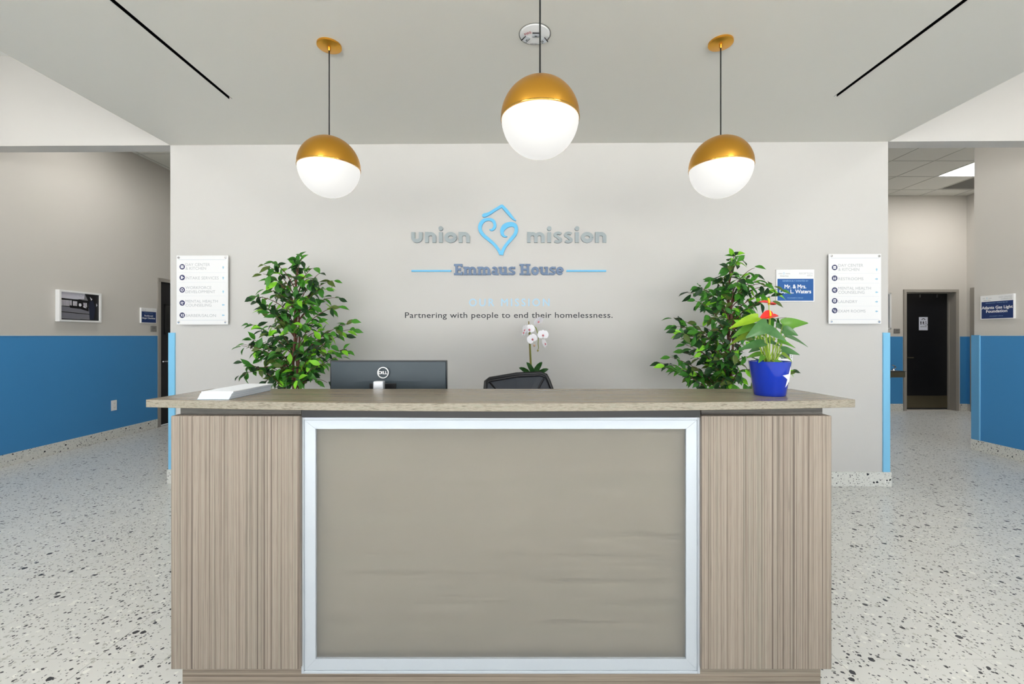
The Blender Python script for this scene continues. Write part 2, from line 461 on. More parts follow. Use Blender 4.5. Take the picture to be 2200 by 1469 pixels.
# guards and baseboard on the back wall
WR = WROT
def wallroot(name, label, cat, group=None): return root(name, label, cat, (0, WY, 0), WR, group)
bwf = bpy.data.objects['wall_back']
Mw = Matrix.Translation((0, WY, 0)) @ Matrix.Rotation(WR, 4, 'Z')
def wloc(mb):
    bmesh.ops.transform(mb.bm, matrix=Mw, verts=mb.bm.verts[:]); return mb
for a, b, e in ((BXL-.010, BXL+.048, -1), (BXR-.050, BXR+.010, 1)):
    mb = MB().box(a, b, -.012, 0, .125, 1.357)
    if e < 0: mb.box(a, BXL, 0, .15, .125, 1.357)
    else: mb.box(BXR, b, 0, .15, .125, 1.357)
    wloc(mb).build('corner_guard', M_lblue, bwf, bevel=.001)
b_ = MB(); b_.box(BXL-.018, -1.2, -.018, 0, .001, .127); b_.box(-1.198, 1.2, -.018, 0, .001, .127); b_.box(1.202, BXR+.018, -.018, 0, .001, .127)
b_.box(BXL-.018, BXL, 0, .15, .001, .127); b_.box(BXR, BXR+.018, 0, .15, .001, .127)
structure(wloc(b_).build('baseboard_back', M_base))

# hall ceilings: tee grid + lay-in tiles
def ceiling_grid(name, x0, x1, y0, y1, ox, oy, special, skip=lambda a, b, c, d: False):
    T2 = .61
    base = structure(MB().box(x0, x1, y0, y1, HC+.06, HC+.1).build(name, M_ceil))
    gr = MB()
    xs = [ox+T2*i for i in range(-40, 40) if x0 < ox+T2*i < x1]; yss = [oy+T2*i for i in range(-40, 40) if y0 < oy+T2*i < y1]
    for x in xs: gr.box(x-.005, x+.005, y0, y1, HC-.001, HC+.004)
    for y in yss: gr.box(x0, x1, y-.005, y+.005, HC-.001, HC+.004)
    gr.build('ceiling_grid', M_grid, base)
    X = [x0]+xs+[x1]; Y = [y0]+yss+[y1]; shared = {}
    for a, b in zip(X, X[1:]):
        for c, d in zip(Y, Y[1:]):
            if b-a < .03 or d-c < .03 or skip(a, b, c, d): continue
            s_ = special(a, b, c, d)
            if s_: continue
            key = (round(b-a, 3), round(d-c, 3))
            if key in shared: o = bpy.data.objects.new('ceiling_tile', shared[key]); C.objects.link(o)
            else:
                o = MB().box(-(b-a)/2+.004, (b-a)/2-.004, -(d-c)/2+.004, (d-c)/2-.004, .003, .02).build('ceiling_tile', M_tile); shared[key] = o.data
            o.location = ((a+b)/2, (c+d)/2, HC); o.parent = base
    return base
def light_panel(x0, x1, y0, y1, z, label, m, group=None, frame=.02):
    r = root('ceiling_light', label, 'ceiling light', ((x0+x1)/2, (y0+y1)/2, z-.002), 0, group)
    mb = MB()
    mb.box(x0, x1, y0, y0+frame, z-.002, z+.05); mb.box(x0, x1, y1-frame, y1, z-.002, z+.05)
    mb.box(x0, x0+frame, y0+frame, y1-frame, z-.002, z+.05); mb.box(x1-frame, x1, y0+frame, y1-frame, z-.002, z+.05)
    mb.build('light_frame', M_white, r)
    MB().box(x0+frame, x1-frame, y0+frame, y1-frame, z+.006, z+.012).build('diffuser', m, r)
    return r
OX, OY = 5.36, 5.57
def spec_r(a, b, c, d):
    xm, ym = (a+b)/2, (c+d)/2
    if 6.58 < xm < 7.8 and 6.18 < ym < 6.78: return True
    if 7.19 < xm < 7.8 and 6.78 < ym < 7.39: return True
    if 3.9 < xm < 4.5 and 4.4 < ym < 4.9: return True
ceiling_grid('ceiling_right_hall', 3.3, 8.03, wally(5)+.14, FY, OX, OY, spec_r)
light_panel(6.585, 7.795, 6.185, 6.785, HC, 'lit white panel in the tiled ceiling of the right hall', M_panel2)
# return air grille
r = root('return_grille', 'grey recessed return air grille in the right hall ceiling', 'air vent', (7.495, 7.085, HC))
mb = MB(); x0, x1, y0, y1 = 7.195, 7.795, 6.795, 7.385
mb.box(x0, x1, y0, y0+.02, HC-.002, HC+.04); mb.box(x0, x1, y1-.02, y1, HC-.002, HC+.04); mb.box(x0, x0+.02, y0+.02, y1-.02, HC-.002, HC+.04); mb.box(x1-.02, x1, y0+.02, y1-.02, HC-.002, HC+.04)
mb.build('grille_frame', M_grid, r)
MB().box(x0+.02, x1-.02, y0+.02, y1-.02, HC+.04, HC+.045).build('grille_back', mat('grille_dark', (90,90,86), .7), r)
mb = MB()
for i in range(20): mb.box(x0+.02, x1-.02, y0+.03+i*.0275, y0+.034+i*.0275, HC+.004, HC+.035)
mb.build('grille_blades', mat('grille_grey', (150,150,146), .6), r, kind='stuff')
def spec_l(a, b, c, d):
    xm, ym = (a+b)/2, (c+d)/2
    return -4.55 < xm < -3.9 and 4.7 < ym < 5.3
ceiling_grid('ceiling_left_hall', LX, -3.05, wally(-4)+.15, 7.95, -4.49, 4.72, spec_l)
light_panel(-4.485, -3.885, 4.725, 5.325, HC, 'lit panel in the left hall ceiling beyond the header', M_panel2)
light_panel(3.9, 4.5, 4.36, 4.9, HC, 'lit panel in the right hall ceiling behind the header', M_panel2)
# lobby lights
for x in (-4.35, 4.45):
    for y in (-2.4, .2, 2.3):
        side = 'left' if x < 0 else 'right'
        lb = {-2.4: 'nearest the windows', .2: 'in the middle of its row', 2.3: 'nearest the hall header'}[y]
        light_panel(x-.15, x+.15, y-.6, y+.6, LC-.012, f'{side} lobby strip light {lb}', M_panel, 'lobby ceiling lights')
for x, lb in ((-1.6, 'left'), (1.6, 'right')):  # unseen strips added here to brighten the lobby
    light_panel(x-.6, x+.6, -3.0, -2.7, LC-.012, f'added lobby fill strip between the soffit and the windows, {lb} one', M_panel, 'lobby ceiling lights')

M_panel3 = mat('soffit_fill_diffuser', (250,250,250), .5, emit=(255,253,249), es=SOFFIT_FILL)  # unseen square panels added to lift the floor, soffit and lower wall
for x in (-1.3, 1.5):
    for y in (.45, -.9):
        light_panel(x-.3, x+.3, y-.3, y+.3, SZ-.012, f"square soffit light {'left' if x < 0 else 'right'} of the desk centre, {'nearer the desk' if y > 0 else 'nearer the windows'}", M_panel3, 'added square fill lights')

# glazed lobby front behind the camera: mullions and sill
gf = MB()
gf.box(LX, RX, -4.1, -4.0, 0, .1); gf.box(LX, RX, -4.1, -4.0, 3.6, LC)
for i in range(8):
    x = LX+.03+i*(RX-LX-.06)/7; gf.box(x-.03, x+.03, -4.1, -4.0, .1, 3.6)
gf.box(LX, RX, -4.09, -4.01, 2.4, 2.46)
structure(gf.build('window_1', mat('window_frame_dark', (60,62,66), .4)))
structure(MB().box(-40, 40, -60, -4.12, -.2, -.12).build('ground', mat('pavement_outside', (168,168,166), .8)))

# ------------------------------------------------------------------ doors
def frame_profile(mb, x0, x1, z, y, face, proud, depth, M=None):
    mb.box(x0-face, x0, y-proud, y+depth, 0, z, M); mb.box(x1, x1+face, y-proud, y+depth, 0, z, M)
    mb.box(x0-face, x1+face, y-proud, y+depth, z, z+face, M)
d1 = structure(bpy.data.objects.new('door_1', None)); C.objects.link(d1)
mb = MB(); frame_profile(mb, DX0, DX1, DHZ, FY, .05, .02, .19)
mb.build('door_frame', M_jamb, d1, bevel=.003)
mb = MB(); mb.box(DX1-.012, DX1, FY+.10, FY+.13, 0, DHZ); mb.box(DX0, DX1, FY+.10, FY+.13, DHZ-.012, DHZ); mb.build('door_stop', M_jamb, d1)
MB().box(DX0+.004, DX1-.004, FY+.13, FY+.17, .012, DHZ-.006).build('door_leaf', M_dark, d1)
dl = bpy.data.objects['door_leaf']
MB().box(DX0+.01, DX1-.012, FY+.127, FY+.13, .03, .25).build('kick_plate', M_steel, d1)
for px in (1976, 2013):
    X = (px-CX)*(FY+.13)/F
    MB().box(X-.009, X+.009, FY+.122, FY+.13, DHZ-.048, DHZ-.032).build('closer_screw', M_chrome, d1, bevel=.002)
    MB().box(X-.009, X+.009, FY+.122, FY+.13, DHZ-.078, DHZ-.060).build('closer_screw', M_chrome, d1, bevel=.002)
X, Z = (1949-CX)*(FY+.12)/F, H-(768-HY)*(FY+.12)/F
mb = MB(); mb.box(X-.02, X+.09, FY+.085, FY+.1, Z-.008, Z+.008); mb.box(X-.02, X+.0, FY+.085, FY+.13, Z-.008, Z+.008); mb.build('door_handle', M_steel, d1, bevel=.003)
# left hall door (leaf in the left wall)
d2 = structure(bpy.data.objects.new('door_2', None)); C.objects.link(d2)
mb = MB(); face = .05
mb.box(LX-.15, LX+.015, DL0-.05, DL0, 0, DZ); mb.box(LX-.15, LX+.015, DL1, DL1+.05, 0, DZ); mb.box(LX-.15, LX+.015, DL0-.05, DL1+.05, DZ, DZ+.05)
mb.build('door_frame', M_jamb, d2, bevel=.003)
MB().box(LX-.09, LX-.05, DL0+.003, DL1-.003, .01, DZ-.004).build('door_leaf', M_dark, d2)
mb = MB(); y0, y1 = DL0+.14, DL0+.42; z0, z1 = 1.35, 1.80
mb.box(LX-.05, LX-.04, y0, y1, z0, z0+.02); mb.box(LX-.05, LX-.04, y0, y1, z1-.02, z1); mb.box(LX-.05, LX-.04, y0, y0+.02, z0, z1); mb.box(LX-.05, LX-.04, y1-.02, y1, z0, z1)
mb.build('vision_frame', M_black, d2)
MB().box(LX-.0495, LX-.047, y0+.02, y1-.02, z0+.02, z1-.02).build('vision_glass', mat('dark_glass', (10,14,16), .1), d2)
z = H-(776-HY)*6.48/F
mb = MB(); mb.tube([(LX-.05, DL0+.06, z), (LX-.0, DL0+.06, z)], .011); mb.tube([(LX-.0, DL0+.055, z), (LX-.0, DL0+.19, z)], .010)
mb.build('door_handle', M_chrome, d2, smooth=True)
# third door frame on the far right side wall
d3 = structure(bpy.data.objects.new('door_3', None)); C.objects.link(d3)
mb = MB(); mb.box(8.0, 8.03, 7.54, 7.635, 0, 2.17); mb.box(8.0, 8.03, 6.50, 6.595, 0, 2.17); mb.box(8.0, 8.03, 6.595, 7.54, 2.10, 2.17)
mb.build('door_frame', M_jamb, d3, bevel=.002)
MB().box(8.015, 8.03, 6.595, 7.54, .01, 2.10).build('door_leaf', M_dark, d3)
MB().tube([(8.015, 6.75, 1.02), (7.97, 6.75, 1.02), (7.97, 6.86, 1.02)], .01).build('door_handle', M_chrome, d3)

# restroom sign on the far door
r = root('restroom_sign', 'small white restroom sign with person pictograms on the black hall door', 'sign', (0, FY+.13, 0))
def FD(px, py): return FW(px, py, -.128)
x0, z1 = FD(1974, 681); x1, z0 = FD(1993, 709.3)
MB().box(x0, x1, -.006, 0, z0, z1).build('sign_plate', mat('restroom_plate', (210,214,228), .4), r, local=True, bevel=.004)
mb = MB(); kk = (FY+.13)/F
for cx_, skirt in ((1977.9, False), (1983.3, True)):
    cx2, zt = FD(cx_, 689.3)
    for i in range(1): mb.lathe([(0, -.001), (.0065, -.001), (.0065, .0), (0, 0)], 12, M=Matrix.Translation((cx2, -.0065, zt-.006)) @ Matrix.Rotation(pi/2, 4, 'X'))
    pts0 = [(-.022,-.022),(.022,-.022),(.012,-.06),(.010,-.10),(-.010,-.10),(-.012,-.06)] if not skirt else [(-.012,-.022),(.012,-.022),(.024,-.062),(.008,-.064),(.007,-.10),(-.007,-.10),(-.008,-.064),(-.024,-.062)]
    pts = [(a*.62, b*.68) for a, b in pts0]; mb.prism([(cx2+a, zt+b) for a, b in pts], 1, -.0075, -.006)
cx2, zt = FD(1989, 691)
mb.lathe([(0, 0), (.008, 0), (.008, .0015), (0, .0015)], 10, M=Matrix.Translation((cx2-.004, -.0075, zt)) @ Matrix.Rotation(-pi/2, 4, 'X'))
mb.strip([(cx2-.002, zt-.01), (cx2, zt-.04), (cx2+.018, zt-.042), (cx2+.026, zt-.062)], .007, -.0075, -.006)
mb.strip([(cx2+.02*cos(a)-.002, zt-.052+.02*sin(a)) for a in [radians(120+i*22) for i in range(11)]], .005, -.0075, -.006)
mb.strip([(FD(1979.5, 686.6)[0], FD(0, 686.6)[1]), (FD(1983.5, 684)[0], FD(0, 684)[1]), (FD(1987.5, 686.6)[0], FD(0, 686.6)[1])], .012, -.0075, -.006)
xa, zb = FD(1977, 702.6); xb, _ = FD(1990, 702.6)
mb.text('RESTROOMS', xa, xb, zb, .016, -.0068, bold=.02)
mb.build('pictograms', mat('sign_black', (26,26,44), .5), r, local=True, kind='stuff')

# ------------------------------------------------------------------ small plates
def room_plate(fn, base, rz, px0, px1, py0, py1, label, screen_txt):
    r = root('room_plate', label, 'sign', base, rz)
    x0, z1 = fn(px0, py0); x1, z0 = fn(px1, py1)
    if x0 > x1: x0, x1 = x1, x0
    MB().box(x0, x1, -.012, 0, z0, z1).build('plate', mat('plate_grey', (128,126,122), .5), r, local=True, bevel=.004)
    MB().text(screen_txt, x0+(x1-x0)*.32, x0+(x1-x0)*.72, z0+(z1-z0)*.56, (z1-z0)*.16, -.0128, bold=.02).build('numerals', mat('plate_print', (60,62,74), .5), r, local=True)
room_plate(FW, (0, FY, 0), 0, 1920, 1932.6, 706, 715.8, 'grey room number plate on the far hall wall beside the door', '101')
room_plate(LW, (LX, 0, 0), pi/2, 323, 335, 700, 712.5, 'grey room number plate under the donor sign on left wall', '125')

# ------------------------------------------------------------------ raised lettering on the back wall
LG = 4.5833
def Q(X, Y, off=0): return BW(860+X/LG, 420+Y/LG, off)
K = WY/F/LG     # metres per zoomed unit
YF, YB = -.022, -.001
lr = wallroot('logo_lettering', 'raised two line lettering with blue heart and roof emblem on the back wall', 'wall lettering')
M_lg = mat('letter_grey', (158,168,172), .45); M_lgs = mat('letter_slate', (104,126,158), .45); M_lb = mat('emblem_blue', (104,192,236), .4)
eps = [0]
def stroke(mb, pts, wd):
    eps[0] = (eps[0]+1) % 5
    mb.strip([Q(x, y, .02) for x, y in pts], [v*K for v in (wd if isinstance(wd, list) else [wd]*len(pts))], YF-eps[0]*.00012, YB)
def arc(cx, cy, rx, ry, a0, a1, n=14): return [(cx+rx*cos(radians(a0+(a1-a0)*i/n)), cy-ry*sin(radians(a0+(a1-a0)*i/n))) for i in range(n+1)]
def disc(mb, cx, cy, r_):
    mb.prism([Q(cx+r_*cos(2*pi*i/20), cy+r_*sin(2*pi*i/20), .02) for i in range(20)], 1, YF, YB)
def ring(mb, cx, cy, rx, ry, wd): stroke(mb, arc(cx, cy, rx, ry, 0, 360, 32), wd)
B0, T0 = 462, 360; W_ = 36
def l_n(mb, x0, x1):
    stroke(mb, [(x0+W_/2, B0), (x0+W_/2, T0-2)], W_)
    rx = (x1-x0-W_)/2; c = (x0+x1)/2
    stroke(mb, arc(c, T0+18+rx*.75, rx, rx*.75+2, 165, 0)+[(x1-W_/2, B0)], W_*.97)
def l_u(mb, x0, x1):
    rx = (x1-x0-W_)/2; c = (x0+x1)/2
    stroke(mb, [(x0+W_/2, T0)]+arc(c, B0-18-rx*.75, rx, rx*.75+2, 180, 360)+[(x1-W_/2, T0)], W_*.97)
def l_i(mb, x0, x1):
    c = (x0+x1)/2; stroke(mb, [(c, B0), (c, T0)], W_); disc(mb, c, 323, 22)
def l_o(mb, x0, x1):
    ring(mb, (x0+x1)/2, 411, (x1-x0-W_)/2, 53-W_/2, W_)
def l_m(mb, x0, x1):
    w_ = W_*.92; stroke(mb, [(x0+w_/2, B0), (x0+w_/2, T0-2)], w_)
    c = (x0+x1)/2; rx = (c-x0-w_/2)/2
    for a in (x0+w_/2+rx, c+rx):
        stroke(mb, arc(a, T0+17+rx*.9, rx, rx*.9+1, 165, 0)+[(a+rx, B0)], w_)
def l_s(mb, x0, x1):
    c = (x0+x1)/2; r_ = (x1-x0)/2-11; q = 17.5
    pts = arc(c+2, 386, r_, q, 28, 205, 10)+[(c-4, 405), (c+6, 417)]+arc(c-2, 436, r_, q, 20, -152, 10)
    stroke(mb, pts, 27)
for fn, x0, x1 in ((l_u,108,218),(l_n,243,352),(l_i,380,416),(l_o,435,557),(l_n,575,685),(l_m,1250,1422),(l_i,1448,1487),(l_s,1510,1595),(l_s,1613,1698),(l_i,1722,1760),(l_o,1780,1902),(l_n,1922,2030)):
    mb = MB(); fn(mb, x0, x1); o = mb.build('letter', M_lg, lr, local=True); o['label'] = 'raised grey rounded letter'
def smooth_path(pts, n=6):
    out = []
    for i in range(len(pts)-1):
        p0, p1, p2, p3 = pts[max(i-1,0)], pts[i], pts[i+1], pts[min(i+2, len(pts)-1)]
        for k in range(n):
            t = k/n
            out.append(tuple(.5*((2*p1[j])+(-p0[j]+p2[j])*t+(2*p0[j]-5*p1[j]+4*p2[j]-p3[j])*t*t+(-p0[j]+3*p1[j]-3*p2[j]+p3[j])*t**3) for j in range(3)))
    out.append(pts[-1]); return out
def vstroke(mb, pts):
    sp = smooth_path(pts); stroke(mb, [(a, b) for a, b, _ in sp], [c for _, _, c in sp])
mb = MB()
vstroke(mb, [(806,196,14),(826,194,36),(872,178,28),(930,142,25),(1003,98,26)])
vstroke(mb, [(997,96,26),(1040,142,30),(1085,195,26),(1112,226,18),(1140,246,6)])
mb.build('emblem_roof', M_lb, lr, local=True)
mb = MB()
vstroke(mb, [(878,334,6),(902,337,20),(926,315,28),(931,282,28),(912,246,28),(870,233,26),(822,245,32),(790,285,36),(786,335,34),(815,385,32),(870,432,30),(925,480,28),(965,530,28),(990,580,28)])
vstroke(mb, [(998,584,30),(1008,545,30),(1035,495,28),(1085,435,30),(1130,380,32),(1143,325,34),(1122,290,40),(1075,284,46),(1028,305,50),(1003,345,38),(1008,382,30),(1030,402,16),(1054,402,5)])
mb.build('emblem_heart', M_lb, lr, local=True)
def slab(mb, ch, x0, x1):
    b, xt, ct = 781, 700, 673; w_ = 24; sf_ = 18
    c = (x0+x1)/2
    def V(x, t=None): stroke(mb, [(x, b), (x, t or xt)], w_)
    def Hs(xa, xb, y, t=sf_): stroke(mb, [(xa, y), (xb, y)], t)
    if ch == 'E':
        V(x0+26, ct); Hs(x0, x1, b-9); Hs(x0, x1-2, ct+9); Hs(x0+26, x1-22, 727, 17)
        stroke(mb, [(x1-9, b), (x1-9, b-32)], 18); stroke(mb, [(x1-11, ct), (x1-11, ct+30)], 18)
        stroke(mb, [(x1-24, 714), (x1-24, 740)], 14)
    elif ch == 'H':
        V(x0+27, ct); V(x1-27, ct); Hs(x0+27, x1-27, 727, 18)
        for x in (x0+27, x1-27): Hs(x-26, x+26, b-8, 16); Hs(x-26, x+26, ct+8, 16)
    elif ch == 'm':
        xs_ = [x0+22, c, x1-22]
        for x in xs_: Hs(x-20, x+20, b-8, 16)
        V(xs_[0]); Hs(x0, xs_[0], xt+8, 16)
        for a, e in zip(xs_, xs_[1:]):
            rx = (e-a)/2; stroke(mb, arc((a+e)/2, xt+12+20, rx, 21, 160, 0, 10)+[(e, b)], w_-1)
    elif ch == 'u':
        Hs(x0, x0+24, xt+8, 16); Hs(x1-46, x1-12, xt+8, 16); Hs(x1-24, x1+2, b-8, 16)
        rx = (x1-x0-46)/2; cc = (x0+x1)/2-1
        stroke(mb, [(cc-rx, xt)]+arc(cc, b-12-20, rx, 21, 180, 345, 10), w_); V(x1-22)
    elif ch == 'o': ring(mb, c, 741, (x1-x0-w_)/2, 41-w_/2, w_)
    elif ch == 'e':
        stroke(mb, arc(c, 741, (x1-x0-w_)/2, 41-w_/2, 0, 322, 24), w_-1); Hs(x0+12, x1-8, 744, 15)
    elif ch == 'a':
        stroke(mb, arc(c-3, xt+28, (x1-x0)/2-16, 18, 150, 0, 10)+[(x1-20, b)], w_-1); Hs(x1-20, x1+4, b-8, 16)
        ring(mb, c-6, 758, (x1-x0)/2-17, 14, 17)
    elif ch == 's':
        r_ = (x1-x0)/2-9
        stroke(mb, arc(c, 722, r_, 13, 15, 205, 10)+arc(c, 759, r_, 13, 25, -165, 10), 19)
        stroke(mb, [(x1-6, xt), (x1-6, xt+22)], 13); stroke(mb, [(x0+6, b), (x0+6, b-22)], 13)
for ch, x0, x1 in (('E',528,614),('m',620,755),('m',758,893),('a',897,964),('u',966,1058),('s',1066,1133),('H',1173,1284),('o',1290,1366),('u',1370,1464),('s',1470,1530),('e',1534,1610)):
    mb = MB(); slab(mb, ch, x0, x1); o = mb.build('letter', M_lgs, lr, local=True); o['label'] = 'raised slate blue slab letter'
for a, b in ((110, 500), (1637, 2028)):
    mb = MB(); stroke(mb, [(a, 741), (b, 741)], 15); mb.build('rule_bar', M_lb, lr, local=True)
r = wallroot('mission_heading', 'pale blue heading of wide spaced capitals on the back wall', 'wall lettering')
x0, zb = Q(678, 1088); x1, _ = Q(1468, 1088)
letters(r, 'letter', mat('vinyl_pale_blue', (176,212,234), .5), 'OUR MISSION', x0, x1, zb, 72*K, -.0012, bold=.012, space=1.35)
r = wallroot('mission_statement', 'dark grey one line statement on the back wall above the orchid', 'wall lettering')
x0, zb = Q(47, 1204); x1, _ = Q(2090, 1204)
letters(r, 'letter', mat('vinyl_charcoal', (46,48,54), .5), 'Partnering with people to end their homelessness.', x0, x1, zb, 54*K, -.0012, bold=.006, space=1.05)

# ------------------------------------------------------------------ directory signs
def arrow(mb, cx, cz, s_, kind, y):
    pts = [(-1,0),(0,.8),(0,.3),(1,.3),(1,-.3),(0,-.3),(0,-.8)]
    if kind == 'right': pts = [(-a, b) for a, b in pts]
    if kind == 'up': pts = [(b, -a) for a, b in pts]
    mb.prism([(cx+a*s_, cz+b*s_) for a, b in pts], 1, y, y+.0003)
def directory(label, X0, X1, Y0, Y1, icx, rows, arrows, seps, bolts, ar_x):
    off = .034
    B = lambda x, y: BW(x, y, off)
    r = wallroot('directory_sign', label, 'sign')
    x0, z1 = B(X0, Y0); x1, z0 = B(X1, Y1)
    MB().box(x0, x1, -off, -off+.008, z0, z1).build('sign_panel', M_signw, r, local=True, bevel=.001)
    y = -off-.0006
    g_ = MB(); b_ = MB(); l_ = MB(); iw = MB()
    for t, xa, xb, bl in rows:
        a, zb = B(xa, bl); b, _ = B(xb, bl); g_.text(t, a, b, zb, 6.0*WY/F, y, bold=-.004)
    g_.build('sign_text', M_txtg, r, local=True, kind='stuff')
    for yy_, kd in arrows:
        a, zc = B(ar_x, yy_); arrow(b_, a, zc, 2.9*WY/F, kd, y)
    b_.build('arrows', M_txtlb, r, local=True, kind='stuff')
    for yy_, th in seps:
        a, zc = B(X0+4.5, yy_); b, _ = B(X1-4.5, yy_); l_.box(a, b, y, y+.0003, zc-th, zc+th)
    l_.build('divider_lines', mat('print_pale_line', (205,212,222), .5), r, local=True, kind='stuff')
    for i, (iy, kd) in enumerate(icx[1]):
        a, zc = B(icx[0], iy); R_ = 5.9*WY/F
        ic = MB(); ic.prism([(a+R_*cos(2*pi*k/24), zc+R_*sin(2*pi*k/24)) for k in range(24)], 1, y, y+.0003); ic.build('icon_disc', M_icon, r, local=True)
        def q(x_, z_): return (a+x_*R_, zc+z_*R_)
        yi = y-.0003
        def rect(x_0, x_1, z_0, z_1): iw.box(q(x_0,0)[0], q(x_1,0)[0], yi, yi+.0002, q(0,z_0)[1], q(0,z_1)[1])
        if kd == 'calendar': rect(-.5,.5,.05,.5); rect(-.5,.5,-.5,-.05); rect(-.5,-.3,-.1,.1); rect(.3,.5,-.1,.1)
        elif kd == 'form': rect(-.45,.15,-.5,.5); rect(.1,.6,-.12,.14)
        elif kd == 'gear':
            iw.strip([q(.45*cos(t_*pi/6), .45*sin(t_*pi/6)) for t_ in range(13)], R_*.26, yi, yi+.0002); rect(-.1,.1,.4,.7)
        elif kd == 'brain':
            iw.strip([q(.5*cos(t_*pi/6), .38*sin(t_*pi/6)) for t_ in range(11)], R_*.16, yi, yi+.0002); rect(-.25,.25,-.1,.1); rect(.1,.3,-.6,-.2)
        elif kd == 'comb':
            iw.strip([q(-.5,.5), q(.05,-.5)], R_*.17, yi, yi+.0002); iw.strip([q(.05,.5), q(-.5,-.5)], R_*.17, yi, yi+.0002); rect(.25,.55,-.55,.5)
        elif kd == 'people':
            for c0 in (-.3, .3):
                iw.prism([q(c0-.16,.25), q(c0+.16,.25), q(c0+.2,-.15), q(c0+.08,-.6), q(c0-.08,-.6), q(c0-.2,-.15)], 1, yi, yi+.0002)
                iw.prism([q(c0+.12*cos(t_), .45+.12*sin(t_)) for t_ in [i_*pi/4 for i_ in range(8)]], 1, yi, yi+.0002)
        elif kd == 'washer':
            rect(-.45,.45,.25,.55); rect(-.45,-.25,-.5,.25); rect(.25,.45,-.5,.25); rect(-.25,.25,-.5,-.3); rect(-.1,.1,-.15,.1)
        elif kd == 'steth':
            iw.strip([q(-.45,.5), q(-.4,0), q(-.1,-.25), q(.15,0), q(.1,.45)], R_*.17, yi, yi+.0002); iw.strip([q(-.1,-.25), q(.1,-.55), q(.45,-.4), q(.45,0)], R_*.17, yi, yi+.0002)
    iw.build('icon_symbols', M_txtw, r, local=True, kind='stuff')
    for bx, by in bolts:
        a, zc = B(bx, by)
        mb = MB().lathe([(0, -.006), (.009, -.004), (.0115, 0), (.0115, off)], 16, M=Matrix.Translation((a, -off, zc)) @ Matrix.Rotation(-pi/2, 4, 'X'))
        mb.build('standoff_bolt', M_chrome, r, local=True, smooth=True)
directory('white directory sign left of the reception, listing barber and salon last', 379.4, 489.8, 548.8, 696.9,
    (391.6, [(573,'calendar'),(596,'form'),(622.6,'gear'),(650.7,'brain'),(677,'comb')]),
    [('DAY CENTER',398.8,451.2,571.4),('& KITCHEN',398.8,442.8,579.4),('INTAKE SERVICES',398.8,470,600.1),('WORKFORCE',398.8,454.4,620.8),('DEVELOPMENT',398.8,462.8,629.6),
     ('MENTAL HEALTH',398.8,468,650),('COUNSELING',398.8,454.4,658.5),('BARBER/SALON',398.8,464,680.7)],
    [(574.4,'up'),(596.9,'up'),(626.4,'up'),(654.8,'left'),(677,'left')],
    [(557.8,.0014),(687.8,.0014),(585.6,.0005),(606.3,.0005),(635.8,.0005),(665.8,.0005)],
    [(384,553.3),(484.8,553.3),(384.2,691.8),(484.8,691.8)], 479.7)
directory('white directory sign right of the reception, listing restrooms and laundry', 1780.7, 1893.3, 545.5, 695.3,
    (1793.2, [(574.4,'calendar'),(597.5,'people'),(623.1,'brain'),(646.1,'washer'),(667,'steth')]),
    [('DAY CENTER',1801,1854.4,573),('& KITCHEN',1801,1845.9,581.7),('RESTROOMS',1801,1854.9,601.9),('MENTAL HEALTH',1801,1871,622.2),('COUNSELING',1801,1857.2,630.9),
     ('LAUNDRY',1801,1842,650.9),('EXAM ROOMS',1801,1859.6,671.2)],
    [(578.9,'up'),(599.2,'right'),(627.6,'left'),(648,'right'),(668.6,'left')],
    [(554.3,.0014),(686.2,.0014),(587.3,.0005),(608.2,.0005),(636.7,.0005),(657.4,.0005)],
    [(1786.3,549.7),(1888.9,550.2),(1786,690),(1888.8,690.6)], 1883.4)

# donor signs: frame tray, white header, blue field, text
def donor(fn, base, rz, label, C4, blue, mb_blue, texts, th, logo):
    """C4: px0,px1 and z0,z1 ; texts: (str, u0,u1, v baseline, cap, material, bold) in 0..1 sign coordinates"""
    r = root('donor_sign', label, 'sign', base, rz)
    x0, x1, z0, z1 = C4
    W, Hh = x1-x0, z1-z0
    MB().box(x0, x1, -th, 0, z0, z1).build('sign_tray', M_signw, r, local=True, bevel=.0015)
    b0, b1, v0, v1 = blue
    MB().box(x0+W*b0, x0+W*b1, -th-.0006, -th, z0+Hh*v0, z0+Hh*v1).build('sign_field', mb_blue, r, local=True)
    y = -th-.0012; groups = {}
    for t, u0, u1, v, cap, mt, bold in texts:
        groups.setdefault(mt.name, (mt, MB()))[1].text(t, x0+W*u0, x0+W*u1, z0+Hh*v, Hh*cap, y, bold=bold)
    for mt, g_ in groups.values(): g_.build('sign_text', mt, r, local=True, kind='stuff')
    if logo:
        u, v, s_ = logo; mb = MB(); a, b = x0+W*u, z0+Hh*v; s_ *= W
        mb.strip([(a-s_*.6, b+s_*.5), (a, b+s_), (a+s_*.6, b+s_*.4)], s_*.16, y, y+.0003)
        mb.strip([(a-s_*.1, b+s_*.1), (a-s_*.4, b+s_*.4), (a-s_*.7, b+s_*.1), (a-s_*.5, b-s_*.4), (a, b-s_), (a+s_*.5, b-s_*.4), (a+s_*.7, b+s_*.1), (a+s_*.3, b+s_*.35), (a+s_*.1, b)], s_*.16, y, y+.0003)
        mb.build('small_emblem', M_txtlb, r, local=True, kind='stuff')
    return r
M_txtd = mat('print_dark_grey', (120,124,130), .5); M_txtb2 = mat('print_sky', (150,190,230), .5)
x0, z1 = BW(1667.8, 578.9, .012); x1, z0 = BW(1749.3, 647.9, .012)
